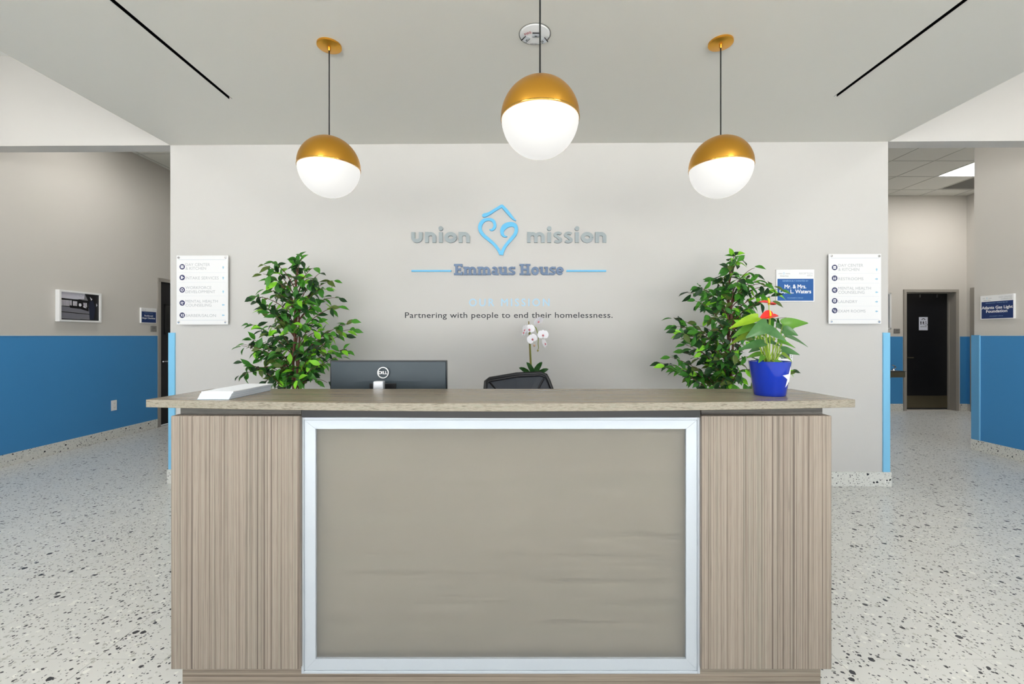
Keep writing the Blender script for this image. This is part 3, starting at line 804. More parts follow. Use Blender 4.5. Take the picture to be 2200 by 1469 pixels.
donor(BW, (0, WY, 0), WR, 'blue and white donor sign beside the right ficus tree', (x0, x1, z0, z1), (.027,.975,.03,.71), M_signblue, [
    ('RECEPTION', .60,.955,.85,.052,M_txtg,0), ('AREA', .80,.955,.785,.052,M_txtg,0),
    ('union', .055,.15,.86,.03,M_txtd,0), ('mission', .24,.36,.86,.03,M_txtd,0), ('Emmaus House', .105,.315,.785,.03,M_txtd,.01),
    ('GENEROUSLY DONATED BY', .16,.84,.625,.042,M_txtb2,.01), ('Mr. & Mrs.', .215,.78,.415,.115,M_txtw,.028), ('Don L. Waters', .085,.91,.26,.115,M_txtw,.028),
    ("FOUNDER'S CIRCLE", .29,.70,.10,.032,M_txtb2,0)], .014, (.195, .875, .035))
x0, _ = RW(2107, 0, .02); x1, _ = RW(2178.5, 0, .02); z1 = RW(2107, 636.2, .02)[1]; z0 = RW(2107, 686.3, .02)[1]
donor(RW, (RX, 0, 0), -pi/2, 'navy and white donor sign on the right wall above the blue wainscot', (x0, x1, z0, z1), (.04,.99,.03,.74), M_navy, [
    ('DAY CENTER', .58,.96,.87,.055,M_txtg,0), ('CORRIDOR', .64,.96,.79,.055,M_txtg,0),
    ('union', .07,.16,.87,.03,M_txtd,0), ('mission', .26,.36,.87,.03,M_txtd,0), ('Emmaus House', .11,.32,.79,.03,M_txtd,.01),
    ('GENEROUSLY DONATED BY', .17,.84,.66,.035,M_txtb2,0), ('Atlanta Gas Light', .05,.975,.43,.115,M_txtw,.026), ('Foundation', .19,.82,.275,.115,M_txtw,.026),
    ("FOUNDER'S CIRCLE", .30,.70,.11,.03,M_txtb2,0)], .024, (.21, .885, .03))
x0, _ = LW(303.2, 0, .02); x1, _ = LW(336.4, 0, .02); z1 = LW(303.5, 660.4, .02)[1]; z0 = LW(303.5, 693.5, .02)[1]
donor(LW, (LX, 0, 0), pi/2, 'navy and white donor sign on the left wall beside the door frame', (x0, x1, z0, z1), (.03,.96,.04,.76), M_navy, [
    ('CLASSROOM', .70,.94,.86,.04,M_txtg,0), ('union', .06,.14,.89,.03,M_txtd,0), ('mission', .22,.31,.89,.03,M_txtd,0), ('Emmaus House', .08,.30,.81,.03,M_txtd,.01),
    ('GENEROUSLY DONATED BY', .2,.75,.65,.035,M_txtb2,0), ('Stuckie and', .20,.75,.44,.10,M_txtw,.026), ('Ginger Chambless', .06,.90,.28,.10,M_txtw,.026)], .02, None)

# ------------------------------------------------------------------ framed photograph, left wall
r = root('framed_photograph', 'white framed black and white photograph hanging on the left wall', 'picture', (LX, 0, 0), pi/2)
TH = .05
x0 = LW(128, 0, TH)[0]; x1 = LW(218.5, 0, TH)[0]; z1 = 1.852; z0 = 1.492
fr = MB(); f_ = .022
fr.box(x0, x1, -TH, 0, z0, z0+f_); fr.box(x0, x1, -TH, 0, z1-f_, z1); fr.box(x0, x0+f_, -TH, 0, z0+f_, z1-f_); fr.box(x1-f_, x1, -TH, 0, z0+f_, z1-f_)
fr.build('frame', M_white, r, local=True, bevel=.002)
a0, a1, c0, c1 = x0+f_, x1-f_, z0+f_, z1-f_
MB().box(a0, a1, -.034, -.004, c0, c1).build('print_backing', mat('photo_grey', (128,128,134), .3), r, local=True)
def ph(mt, polys, dy):
    mb = MB()
    for p in polys: mb.prism([(a0+(a1-a0)*u, c1-(c1-c0)*v) for u, v in p], 1, -.034-dy-.0002, -.034-dy)
    return mb.build('photo_print', mt, r, local=True, kind='stuff')
PB = mat('photo_black', (22,22,26), .3); PW = mat('photo_light', (222,222,230), .3); PM = mat('photo_mid', (118,118,128), .3); PN = mat('photo_navy', (34,40,60), .3); PS = mat('photo_sky', (204,202,214), .3)
ph(PS, [[(0,0),(.62,0),(.6,.2),(.3,.24),(0,.22)]], .0001)
ph(PB, [[(0,.22),(.72,.25),(.72,.55),(0,.52)], [(.62,0),(1,0),(1,1),(.75,1),(.72,.3)], [(0,.70),(.74,.75),(.74,.78),(0,.73)], [(0,.93),(.75,.97),(.75,1),(0,1)]], .0003)
vb = []
for i in range(9): u = .02+i*.03; vb.append([(u,.29),(u+.018,.28),(u+.02,.5),(u+.004,.5)])
for i in range(4): u = .31+i*.028; vb.append([(u,.31),(u+.02,.30),(u+.018,.5),(u+.002,.5)])
for i in range(4): u = .57+i*.028; vb.append([(u,.35),(u+.016,.33),(u+.022,.5),(u+.004,.5)])
random.seed(3)
for i in range(14):
    u = .36+random.random()*.22; v = .04+random.random()*.13; vb.append([(u,v),(u+.03,v+.01),(u+.02,v+.03)])
ph(PW, vb+[[(.46,.38),(.52,.36),(.53,.46),(.49,.5),(.46,.46)], [(.58,.46),(.66,.53),(.65,.56),(.57,.5)], [(.75,.1),(.82,.18),(.79,.24)], [(.93,.32),(.96,.4),(.93,.46)]], .0007)
ph(PM, [[(0,.53),(.73,.6),(.73,.73),(0,.68)], [(0,.74),(.74,.79),(.74,.93),(.2,.93),(0,.90)], [(.02,.93),(.5,.95),(.5,.97),(.02,.96)]], .0005)
ph(PB, [[(.42,.28),(.46,.22),(.53,.23),(.57,.32),(.58,.46),(.54,.48),(.53,.38),(.47,.37),(.45,.47),(.42,.42)], [(.22,.47),(.46,.48),(.72,.56),(.72,.66),(.5,.58),(.24,.56)]], .0009)
ph(PN, [[(.74,.28),(.84,.24),(.9,.5),(.86,.95),(.76,.98),(.72,.5)]], .0010)
# framed picture on far hall wall (only its right end shows)
r = root('framed_picture', 'thick white picture frame on the far hall wall, half hidden by the reception wall', 'picture', (0, FY, 0))
x1 = FW(1914.4, 0, .05)[0]; x0 = x1-.80; z1 = FW(0, 629, .05)[1]; z0 = FW(0, 707, .05)[1]
fr = MB(); fr.box(x0, x1, -.06, 0, z0, z0+.024); fr.box(x0, x1, -.06, 0, z1-.024, z1); fr.box(x0, x0+.024, -.06, 0, z0, z1); fr.box(x1-.028, x1, -.06, 0, z0, z1)
fr.build('frame', M_white, r, local=True, bevel=.002)
MB().box(x0+.02, x1-.02, -.03, -.002, z0+.02, z1-.02).build('print_backing', mat('photo_pale', (170,170,172), .3), r, local=True)
mb = MB(); mb.prism([(x0+.05, z0+.03), (x1-.06, z0+.03), (x1-.065, z0+.20), (x1-.055, z0+.36), (x1-.2, z0+.37), (x0+.05, z0+.30)], 1, -.0305, -.03)
mb.build('photo_print', PB, r, local=True)

# ------------------------------------------------------------------ wall devices
r = root('wall_outlet', 'white duplex outlet low on the left blue wainscot', 'outlet', (LX+.008, 0, 0), pi/2)
a, z1 = LW(238.6, 860.5, .01); b, z0 = LW(250.8, 880.5, .01)
MB().box(a, b, -.006, 0, z0, z1).build('cover_plate', M_white, r, local=True, bevel=.003)
for v in (.30, .70):
    zc = z0+(z1-z0)*v; xc = (a+b)/2
    o = MB().box(xc-.017, xc+.017, -.009, -.006, zc-.014, zc+.014).build('socket', M_white, r, local=True, bevel=.003)
    mb = MB(); mb.box(xc-.009, xc-.006, -.0095, -.009, zc-.004, zc+.006); mb.box(xc+.006, xc+.009, -.0095, -.009, zc-.004, zc+.006); mb.box(xc-.002, xc+.002, -.0095, -.009, zc-.010, zc-.006)
    mb.build('socket_slots', PM, o, local=True)
r = wallroot('wall_keypad', 'white keypad with dark screen on back wall behind the anthurium', 'keypad')
a, z1 = BW(1672, 757.5, .03); b, z0 = BW(1704.3, 778, .03)
MB().box(a, b, -.03, 0, z0, z1).build('keypad_body', M_white, r, local=True, bevel=.008)
a2, _ = BW(1678, 0, .03); b2, _ = BW(1696.3, 0, .03); _, zz = BW(0, 769, .03)
MB().box(a2, b2, -.0312, -.03, zz, z1-.006).build('screen', mat('keypad_screen', (70,84,80), .2), r, local=True)
mb = MB()
for i in range(3):
    _, zc = BW(0, 759.5+i*3.6, .03); xc, _ = BW(1700, 0, .03); mb.box(xc-.005, xc+.005, -.0315, -.03, zc-.003, zc+.003)
mb.build('keys', PM, r, local=True, kind='stuff')

# ------------------------------------------------------------------ drinking fountain
r = root('drinking_fountain', 'stainless wall mounted drinking fountain beside the hall door', 'drinking fountain', (4.908, 6.1, 0))
X0, X1, Y0, Y1 = 4.908, 5.295, 5.88, 6.32
MB().box(X0, X1, Y0, Y1, .765, .845).build('basin_apron', mat('fountain_steel', (96,92,76), .4, metal=.6), r, bevel=.012, seg=3)
mb = MB(); mb.box(X0, X1+.004, Y0-.004, Y1+.004, .845, .851); mb.build('basin_rim', M_black, r, bevel=.002)
mb = MB(); mb.lathe([(0, .0), (.10, .002), (.15, .012), (.16, .014), (.165, .010)], 24, c=(X0+.18, 6.1, .845), cap=False); mb.build('bowl', M_chrome, r, smooth=True)
mb = MB(); mb.prism([(X0, .87), (X0+.25, .857), (X0+.25, .851), (X0, .851)], 1, Y0+.02, Y0+.2); mb.build('splash_guard', M_chrome, r)
mb = MB(); mb.tube([(X1-.09, Y0+.08, .851), (X1-.10, Y0+.08, .872), (X1-.065, Y0+.08, .895), (X1-.075, Y0+.08, .912), (X1-.115, Y0+.08, .93)], [.012, .010, .008, .008, .007]); mb.build('bubbler_spout', M_chrome, r, smooth=True)
mb = MB(); mb.lathe([(.014, 0), (.014, .02), (.008, .024), (0, .024)], 14, c=(X0+.10, Y0+.08, .851)); mb.build('push_button', M_chrome, r, smooth=True)
mb = MB(); mb.prism([(X0, .49), (X0+.10, .49), (X0+.235, .765), (X0, .765)], 1, Y0+.05, Y1-.05); mb.build('pedestal_shroud', mat('fountain_bronze', (98,88,66), .45, metal=.4), r, bevel=.004)

# ------------------------------------------------------------------ fire speaker strobe in soffit
c = P(1149, 73, F*(SZ-H)/(HY-73))
r = root('fire_alarm_strobe', 'round white ceiling fire alarm strobe behind the middle pendant cord', 'fire alarm', (c[0], c[1], SZ))
Rr = .088
MB().lathe([(0, -.012), (Rr*.5, -.012), (Rr*.93, -.007), (Rr, 0)], 40).build('cover_disc', M_white, r, local=True, smooth=True)
MB().lathe([(Rr, -.003), (Rr+.0035, -.003), (Rr+.0035, 0), (Rr, 0)], 40, cap=False).build('cover_rim', mat('rim_grey', (130,130,124), .5), r, local=True)
for cx2, cy2, ang in ((.006, -.012, 92), (-.05, .024, 35), (.052, .034, 148)):
    A = radians(ang)
    M_ = Matrix.Translation((cx2, cy2, -.012)) @ Matrix.Rotation(A, 4, 'Z')
    mb = MB(); mb.box(-.018, .018, -.021, .021, -.005, .0, M_)
    o = mb.build('strobe_lens', mat('strobe_clear', (205,210,216), .1, metal=.5), r, local=True, bevel=.004)
    mb = MB(); mb.box(-.0185, -.0155, -.021, .021, -.006, -.001, M_); mb.box(.002, .007, -.006, .006, -.006, -.005, M_); mb.box(.0125, .0145, -.018, .018, -.006, -.005, M_)
    mb.build('strobe_element', M_black, o, local=True)
me = text_mesh('FIRE', .01)
mb = MB(); Mt = Matrix.Translation((-.056, -.006, -.0128)) @ Matrix.Rotation(radians(-28), 4, 'Z') @ Matrix.Scale(-1, 4, (0, 1, 0)) @ Matrix.Scale(.024, 4)
vs = [mb.bm.verts.new(Mt @ v.co) for v in me.vertices]
for p in me.polygons: mb.bm.faces.new([vs[i] for i in p.vertices])
mb.build('fire_text', mat('print_red', (190,80,90), .5), r, local=True, kind='stuff')
mb = MB()
for i in range(7): mb.box(-.022+i*.006, -.019+i*.006, .066, .073+(i % 2)*.002, -.0105, -.0095)
mb.build('small_print', M_txtd, r, local=True, kind='stuff')

# ------------------------------------------------------------------ pendants
def pendant(x, y, zc, label, first=[None]):
    R_ = .177
    r = root('globe_pendant', label, 'pendant light', (x, y, SZ), 0, 'globe pendants over the reception desk')
    dz = zc-SZ
    MB().lathe([(0, -.013), (.064, -.013), (.069, -.010), (.069, 0)], 40).build('canopy', M_gold, r, local=True, smooth=True)
    MB().lathe([(0, -.034), (.007, -.034), (.009, -.030), (.009, -.013)], 16).build('strain_relief', M_gold, r, local=True, smooth=True)
    MB().tube([(0, 0, -.03), (0, 0, dz+R_)], .0038, 8).build('cord', M_cord, r, local=True, smooth=True)
    prof = [(0, R_)]+[(R_*sin(radians(a)), R_*cos(radians(a))) for a in range(6, 91, 6)]+[(R_, -.004), (R_-.003, -.004), (R_-.003, 0)]
    MB().lathe([(a, b+dz) for a, b in prof], 64, cap=False).build('brass_cap', M_gold, r, local=True, smooth=True)
    MB().lathe([(R_+.0008, -.001+dz), (R_+.0012, -.003+dz), (R_+.0002, -.008+dz), (R_-.006, -.0085+dz), (R_-.006, -.001+dz)], 64, cap=False).build('rim_ring', M_goldrim, r, local=True, smooth=True)
    g_ = R_-.003
    MB().lathe([(g_, -.004+dz)]+[(g_*cos(radians(a)), -g_*sin(radians(a))+dz) for a in range(4, 90, 6)]+[(0, -g_+dz)], 64, cap=False).build('globe_diffuser', M_glow, r, local=True, smooth=True)
    return r
pendant(-1.092, 2.574, H+.995, 'left brass and opal globe pendant above the ficus and monitor')
pendant(.118, 1.965, H+.980, 'middle brass and opal globe pendant, nearest and hanging lowest in front of the logo')
pendant(1.212, 2.55, H+.985, 'right brass and opal globe pendant above the potted anthurium')

# ------------------------------------------------------------------ reception desk
YD = 1.608
r = root('reception_desk', 'wood laminate reception desk with aluminium framed frosted front panel', 'reception desk', (-.05, 1.9, 0))
def bow(x, y_end=1.627, sag=.09, xc=-.05, hw=1.327): return y_end - sag*(1-((x-xc)/hw)**2)
# pedestal boxes
for a, b in ((-1.268, -.790), (.694, 1.175)):
    MB().box(a, b, YD, 1.96, .097, 1.034).build('pedestal_panel', M_woodv, r, bevel=.003)
# plinth
MB().box(-1.253, 1.160, 1.646, 1.96, 0, .097).build('plinth', M_woodh, r)
MB().box(-.789, .693, 1.696, 1.72, .097, 1.034).build('cavity_side', M_black, r)
# spacers between boxes and counter
MB().prism([(-1.253, 1.636), (-.80, 1.636), (-.775, 1.70), (-.775, 1.92), (-1.253, 1.92)], 2, 1.034, 1.062).build('spacer', M_spacer, r)
MB().prism([(1.160, 1.636), (1.160, 1.92), (.68, 1.92), (.68, 1.70), (.705, 1.636)], 2, 1.034, 1.062).build('spacer', M_spacer, r)
# curved black rail under counter
xs = [-.775+i*(.68+.775)/24 for i in range(25)]
MB().prism([(x, bow(x, 1.652)) for x in xs]+[(x, 1.92) for x in xs[::-1]], 2, 1.0345, 1.0615).build('curved_rail', M_black, r)
# transaction counter
xs = [-1.376+i*(1.277+1.376)/40 for i in range(41)]
poly = [(x, bow(x)) for x in xs]+[(1.245, 1.955), (-1.356, 1.955)]
ct = MB().prism(poly, 2, 1.0624, 1.0916).build('counter_top', M_top, r)
ct.data.materials.append(M_edge)
for p in ct.data.polygons:
    if abs(p.normal.z) < .5: p.material_index = 1
ct.modifiers.new('bevel', 'BEVEL').width = .0012
# aluminium frame + frosted glass
kf = .00174
X0, X1, Z1, Z0 = (648-CX)*kf, (1503.5-CX)*kf, H-(896-HY)*kf, H-(1446-HY)*kf
IX0, IX1, IZ1, IZ0 = (678-CX)*kf, (1474-CX)*kf, H-(921.5-HY)*kf, H-(1415.5-HY)*kf
yf = 1.627
mb = MB(); lip = .010
for a, b, c, d in ((X0, X0+lip, Z0, Z1), (X1-lip, X1, Z0, Z1), (X0+lip, X1-lip, Z0, Z0+lip), (X0+lip, X1-lip, Z1-lip, Z1)): mb.box(a, b, yf-.003, yf+.016, c, d)
o = mb.build('frame_lip', M_alu, r, bevel=.0012)
def mitre(p):
    return MB().prism(p, 1, yf, yf+.016)
A0, A1, B0_, B1 = X0+lip+.0006, X1-lip-.0006, Z0+lip+.0006, Z1-lip-.0006
for p in ([(A0, B0_), (IX0, IZ0), (IX0, IZ1), (A0, B1)], [(A1, B0_), (A1, B1), (IX1, IZ1), (IX1, IZ0)], [(A0, B1), (IX0, IZ1), (IX1, IZ1), (A1, B1)], [(A0, B0_), (A1, B0_), (IX1, IZ0), (IX0, IZ0)]):
    mitre(p).build('frame_rail', M_alu, r, bevel=.0008)
MB().box(IX0-.01, IX1+.01, yf+.010, yf+.015, IZ0-.01, IZ1+.01).build('frosted_panel', MATS['frosted_glass'], r)
MB().box(IX0-.02, IX1+.02, 1.686, 1.694, IZ0-.02, IZ1+.02).build('backing_board', wood('backing_laminate', 0, (150,140,124), (196,186,170), (222,214,202), fine=42, coarse=14, along=.5), r)
# work side
MB().box(-1.253, 1.160, 1.965, 2.60, .715, .740).build('work_surface', M_woodh, r)
MB().box(-1.253, -1.225, 1.965, 2.60, .0, .715).build('end_panel', M_woodv, r)
MB().box(1.132, 1.160, 1.965, 2.60, .0, .715).build('end_panel', M_woodv, r)
MB().box(-1.22, 1.13, 1.965, 1.99, .10, 1.03).build('modesty_panel', M_woodh, r)

ZT = 1.0916
# brochures: a leaning stack of folded sheets
r = root('brochure_stack', 'slanted stack of folded white brochures on the left of the counter', 'brochures', (-1.12, 1.76, ZT))
npp = 12
for i in range(npp):
    z = ZT+.0006+i*.0024; t = i/npp; yo = .012*sin(t*pi*.55) ; xo = .004*t+(.003 if i > 8 else 0)
    x0, x1, y0, y1 = -1.180+xo, -1.062+xo*1.2, 1.622+yo, 1.900+yo*.3+.001*(i % 3)
    mb = MB()
    mb.box(x0, x1, y0+.003, y1, z, z+.0008); mb.box(x0, x1, y0+.003, y1-.002, z+.0013, z+.0021)
    mb.box(x0, x1, y0, y0+.003, z, z+.0021)
    mb.build('brochure', mat('brochure_paper', (236,240,246), .6) if i % 3 else mat('brochure_tint', (208,226,242), .6), r)

# monitor
ym = 2.12; km = ym/F
r = root('computer_monitor', 'black computer monitor seen from behind with white round logo', 'monitor', ((834-CX)*km, ym, .74))
mx0, mx1, mz1 = (708-CX)*km, (960.5-CX)*km, H-(774-HY)*km
mz0 = mz1-.345
MB().box(mx0, mx1, ym+.006, ym+.016, mz0, mz1).build('bezel', M_black, r, bevel=.002)
mb = MB(); bm = mb.bm
lv = [(.005, .006), (.008, .001), (.03, -.005), (.07, -.013), (.11, -.019), (.15, -.022)]
rings = []
for ins, yy_ in lv:
    iz = min(ins, .10)
    rings.append([bm.verts.new((x, ym+yy_, z)) for x, z in ((mx0+ins, mz0+iz), (mx1-ins, mz0+iz), (mx1-ins, mz1-iz), (mx0+ins, mz1-iz))])
for A_, B_ in zip(rings, rings[1:]):
    for i in range(4): bm.faces.new((A_[i], A_[(i+1) % 4], B_[(i+1) % 4], B_[i]))
bm.faces.new(rings[-1]); bm.faces.new(rings[0][::-1])
o = mb.build('rear_shell', MATS['monitor_shell'], r, smooth=True)
MB().box(mx0+.01, mx1-.01, ym+.016, ym+.017, mz0+.01, mz1-.01).build('screen', mat('screen_black', (8,8,10), .1), r)
lx, lz = (826-CX)*km, H-(799.5-HY)*km
mb = MB(); Rl = 11.2*km; yl = ym-.0245
mb.strip([(lx+Rl*cos(2*pi*i/32), lz+Rl*sin(2*pi*i/32)) for i in range(33)], Rl*.17, yl, yl+.004)
mb.text('D LL', lx-Rl*.80, lx+Rl*.80, lz-Rl*.27, Rl*.56, yl, bold=.035)
mb.text('E', lx-Rl*.30, lx+Rl*.04, lz-Rl*.22, Rl*.46, yl-.0002, bold=.02)
mb.build('round_logo', M_white, r)
mb = MB(); a, b = (798-CX)*km, (854-CX)*km; z1 = H-(822-HY)*km
mb.box(a, b, ym-.030, ym-.018, mz0+.04, z1); mb.build('stand_socket', M_black, r, bevel=.002)
xc = (826-CX)*km
mb = MB(); mb.box(xc-.035, xc+.035, ym-.045, ym-.02, .75, z1-.03); mb.build('stand_column', M_black, r, bevel=.005)
mb = MB(); mb.box(xc-.12, xc+.12, ym-.05, ym+.14, .74, .752); mb.build('stand_base', M_black, r, bevel=.005)
# silver post
yp = 2.0; kp = yp/F
r = root('silver_post', 'short silver post with flat top rising behind the counter before the monitor', 'desk accessory', ((812.5-CX)*kp, yp, .74))
a, b = (801.5-CX)*kp, (823.5-CX)*kp; zt = H-(819-HY)*kp
MB().box(a, b, yp-.003, yp+.03, .746, zt).build('post', mat('satin_silver', (226,228,232), .3, metal=.5), r, bevel=.005, seg=4)
MB().box(a-.012, b+.012, yp-.006, yp+.04, .74, .746).build('foot', M_alu, r)

# mesh task chair
r = root('task_chair', 'black mesh office chair behind the counter', 'chair', (.03, 2.86, 0), radians(14))
cb_ = MB(); 
zt, zb_ = 1.075, .60
def cpt(u, v, y=0): return (u, y+.05*(abs(u)/.22)**2*-1 + (v-.6)*.12, v)
top = [(-.222, .98), (-.215, 1.035), (-.19, 1.05), (0, 1.072), (.16, 1.078), (.195, 1.065), (.21, 1.03), (.235, .95)]
left = [(-.20, .60), (-.235, .8)]; right = [(.235, .8), (.20, .60)]
pts = left+top+right
cb_.tube([cpt(u, v) for u, v in pts]+[cpt(-.20, .60)], .013, 8)
cb_.build('backrest_frame', M_black, r, local=True, smooth=True)
mb = MB(); mb.tube([cpt(u, v-.012, .0) for u, v in top[1:-1]], .010, 8); mb.build('top_rail', mat('chair_dark_plastic', (44,44,48), .5), r, local=True, smooth=True)
mm = mat('chair_mesh', (70,74,82), .7); 
mb = MB(); A = [mb.bm.verts.new(cpt(u, v, .004)) for u, v in pts]; c0_ = mb.bm.verts.new(cpt(0, .82, .004))
for i in range(len(A)): mb.bm.faces.new((A[i], A[(i+1) % len(A)], c0_))
mb.build('mesh_back', mm, r, local=True)
mb = MB(); mb.tube([cpt(-.195, 1.035, .02), cpt(-.10, .93, .03), cpt(0, .80, .05)], .008); mb.tube([cpt(.18, 1.045, .02), cpt(.11, .93, .03), cpt(0, .80, .05)], .008); mb.tube([(0, .09, .80), (0, .10, .5), (0, 0, .42)], .02)
mb.build('back_brace', M_black, r, local=True, smooth=True)
mb = MB(); mb.tube([cpt(-.195, 1.035, -.004), cpt(-.12, .95, -.004)], .006); mb.tube([cpt(.18, 1.045, -.004), cpt(.13, .95, -.004)], .006); mb.build('corner_tension_straps', M_black, r, local=True)
MB().box(-.24, .24, -.48, -.02, .43, .50).build('seat', mat('chair_fabric', (34,34,38), .85), r, local=True, bevel=.03, seg=3)
MB().tube([(0, -.22, .08), (0, -.22, .43)], .028, 12).build('gas_lift', M_chrome, r, local=True, smooth=True)
for k in range(5):
    A = 2*pi*k/5+.3
    o = MB().tube([(0, -.22, .10), (.30*cos(A), -.22+.30*sin(A), .07)], [.03, .018], 8).build('base_arm', M_black, r, local=True)
    MB().lathe([(0, -.012), (.028, -.012), (.028, .012), (0, .012)], 14, M=Matrix.Translation((.30*cos(A), -.22+.30*sin(A), .028)) @ Matrix.Rotation(A, 4, 'Z') @ Matrix.Rotation(pi/2, 4, 'X')).build('caster', M_black, o, local=True)
for s_ in (-1, 1):
    MB().tube([(s_*.22, -.15, .45), (s_*.28, -.15, .50), (s_*.28, -.15, .64)], .015).build('arm_support', M_black, r, local=True)
    MB().box(s_*.28-.04, s_*.28+.04, -.30, -.04, .64, .665).build('armrest', M_black, r, local=True, bevel=.01)

# credenza that carries the orchid (hidden by the desk)
r = root('credenza', 'low wood laminate credenza against the back wall behind the desk', 'cabinet', (.3, 3.6, 0))
MB().box(-.35, .95, 3.40, 3.85, .06, .80).build('cabinet_body', M_woodh, r)
MB().box(-.33, .93, 3.43, 3.84, 0, .06).build('cabinet_base', M_black, r)
for a, b in ((-.34, .298), (.302, .94)):
    o = MB().box(a, b, 3.382, 3.40, .07, .79).build('cabinet_door', M_woodv, r, bevel=.001)
    MB().tube([((a+b)/2+.25*(1 if a < 0 else -1), 3.365, .5), ((a+b)/2+.25*(1 if a < 0 else -1), 3.365, .62)], .005).build('door_handle', M_chrome, o)

# ------------------------------------------------------------------ plants
def leaf_mat(name, col, rough=.38, hi=None):
    m = mat(name, col, rough, spec=.4); k = N(m)
    tc = k.n('ShaderNodeTexCoord'); n1 = k.n('ShaderNodeTexNoise'); n1.inputs['Scale'].default_value = 30; k.l(tc.outputs['Object'], n1.inputs['Vector'])
    c = lin(col); h_ = lin(hi or tuple(min(255, v*1.25) for v in col))
    k.l(k.mix(n1.outputs[0], c, h_), k.b.inputs['Base Color'])
    tr = k.n('ShaderNodeBsdfTranslucent'); tr.inputs[0].default_value = tuple(min(1, v*1.4) for v in h_[:3])+(1,)
    mx = k.n('ShaderNodeMixShader'); mx.inputs[0].default_value = .22
    out = [n for n in k.t.nodes if n.type == 'OUTPUT_MATERIAL'][0]
    k.l(k.b.outputs[0], mx.inputs[1]); k.l(tr.outputs[0], mx.inputs[2]); k.l(mx.outputs[0], out.inputs[0])
    return m
LM = [leaf_mat('leaf_dark', (30,58,30)), leaf_mat('leaf_green', (50,104,36)), leaf_mat('leaf_mid', (62,120,36)), leaf_mat('leaf_olive', (78,96,44)), leaf_mat('leaf_lime', (122,188,46))]
def leaf_geo(bm, M, L, Wd, fold=.25, droop=.25, tipcurl=.0, heart=False):
    """pointed leaf along +x, surface normal +z"""
    if heart: prof = [(-.02,.0), (-.10,.22), (-.06,.42), (.12,.52), (.35,.47), (.6,.30), (.82,.12), (1.0,.0)]
    else: prof = [(0,0), (.12,.24), (.32,.46), (.52,.5), (.70,.36), (.86,.14), (1,0)]
    mid, lf, rt = [], [], []
    def pt(x, y):
        z = abs(y)*fold*Wd*1.0*(1) - droop*L*(x if x > 0 else 0)**2 + tipcurl*L*max(0, x-.7)
        return M @ Vector((x*L, y*Wd, z))
    for i, (x, y) in enumerate(prof):
        xm = max(x, 0) if heart else x
        mid.append(bm.verts.new(pt(xm if i not in (1, 2) or not heart else .02*i, 0)))
        if y > 0: lf.append(bm.verts.new(pt(x, y))); rt.append(bm.verts.new(pt(x, -y)))
    n = len(prof)
    for side, sgn in ((lf, 1), (rt, -1)):
        def F_(vs):
            vs = vs if sgn > 0 else vs[::-1]
            try: bm.faces.new(vs)
            except ValueError: pass
        F_([mid[0], mid[1], side[0]])
        for i in range(n-3): F_([mid[i+1], mid[i+2], side[i+1], side[i]])
        F_([mid[n-2], mid[n-1], side[n-3]])
def basis(p, d, up):
    d = d.normalized(); s_ = up.cross(d)
    if s_.length < 1e-4: s_ = Vector((1,0,0)).cross(d)
    s_.normalize(); n = d.cross(s_)
    M = Matrix((d, s_, n)).transposed().to_4x4(); M.translation = p; return M
def make_leaf_meshes():
    res = []
    for mi, mt in enumerate(LM):
        row = []
        for (fold, droop) in ((.5, .12), (.3, .3)):
            bm = bmesh.new(); leaf_geo(bm, Matrix.Identity(4), .084, .038, fold, droop)
            for f in bm.faces: f.smooth = True
            me = bpy.data.meshes.new('leaf'); bm.to_mesh(me); bm.free(); me.materials.append(mt); row.append(me)
        res.append(row)
    return res
LEAF = make_leaf_meshes()
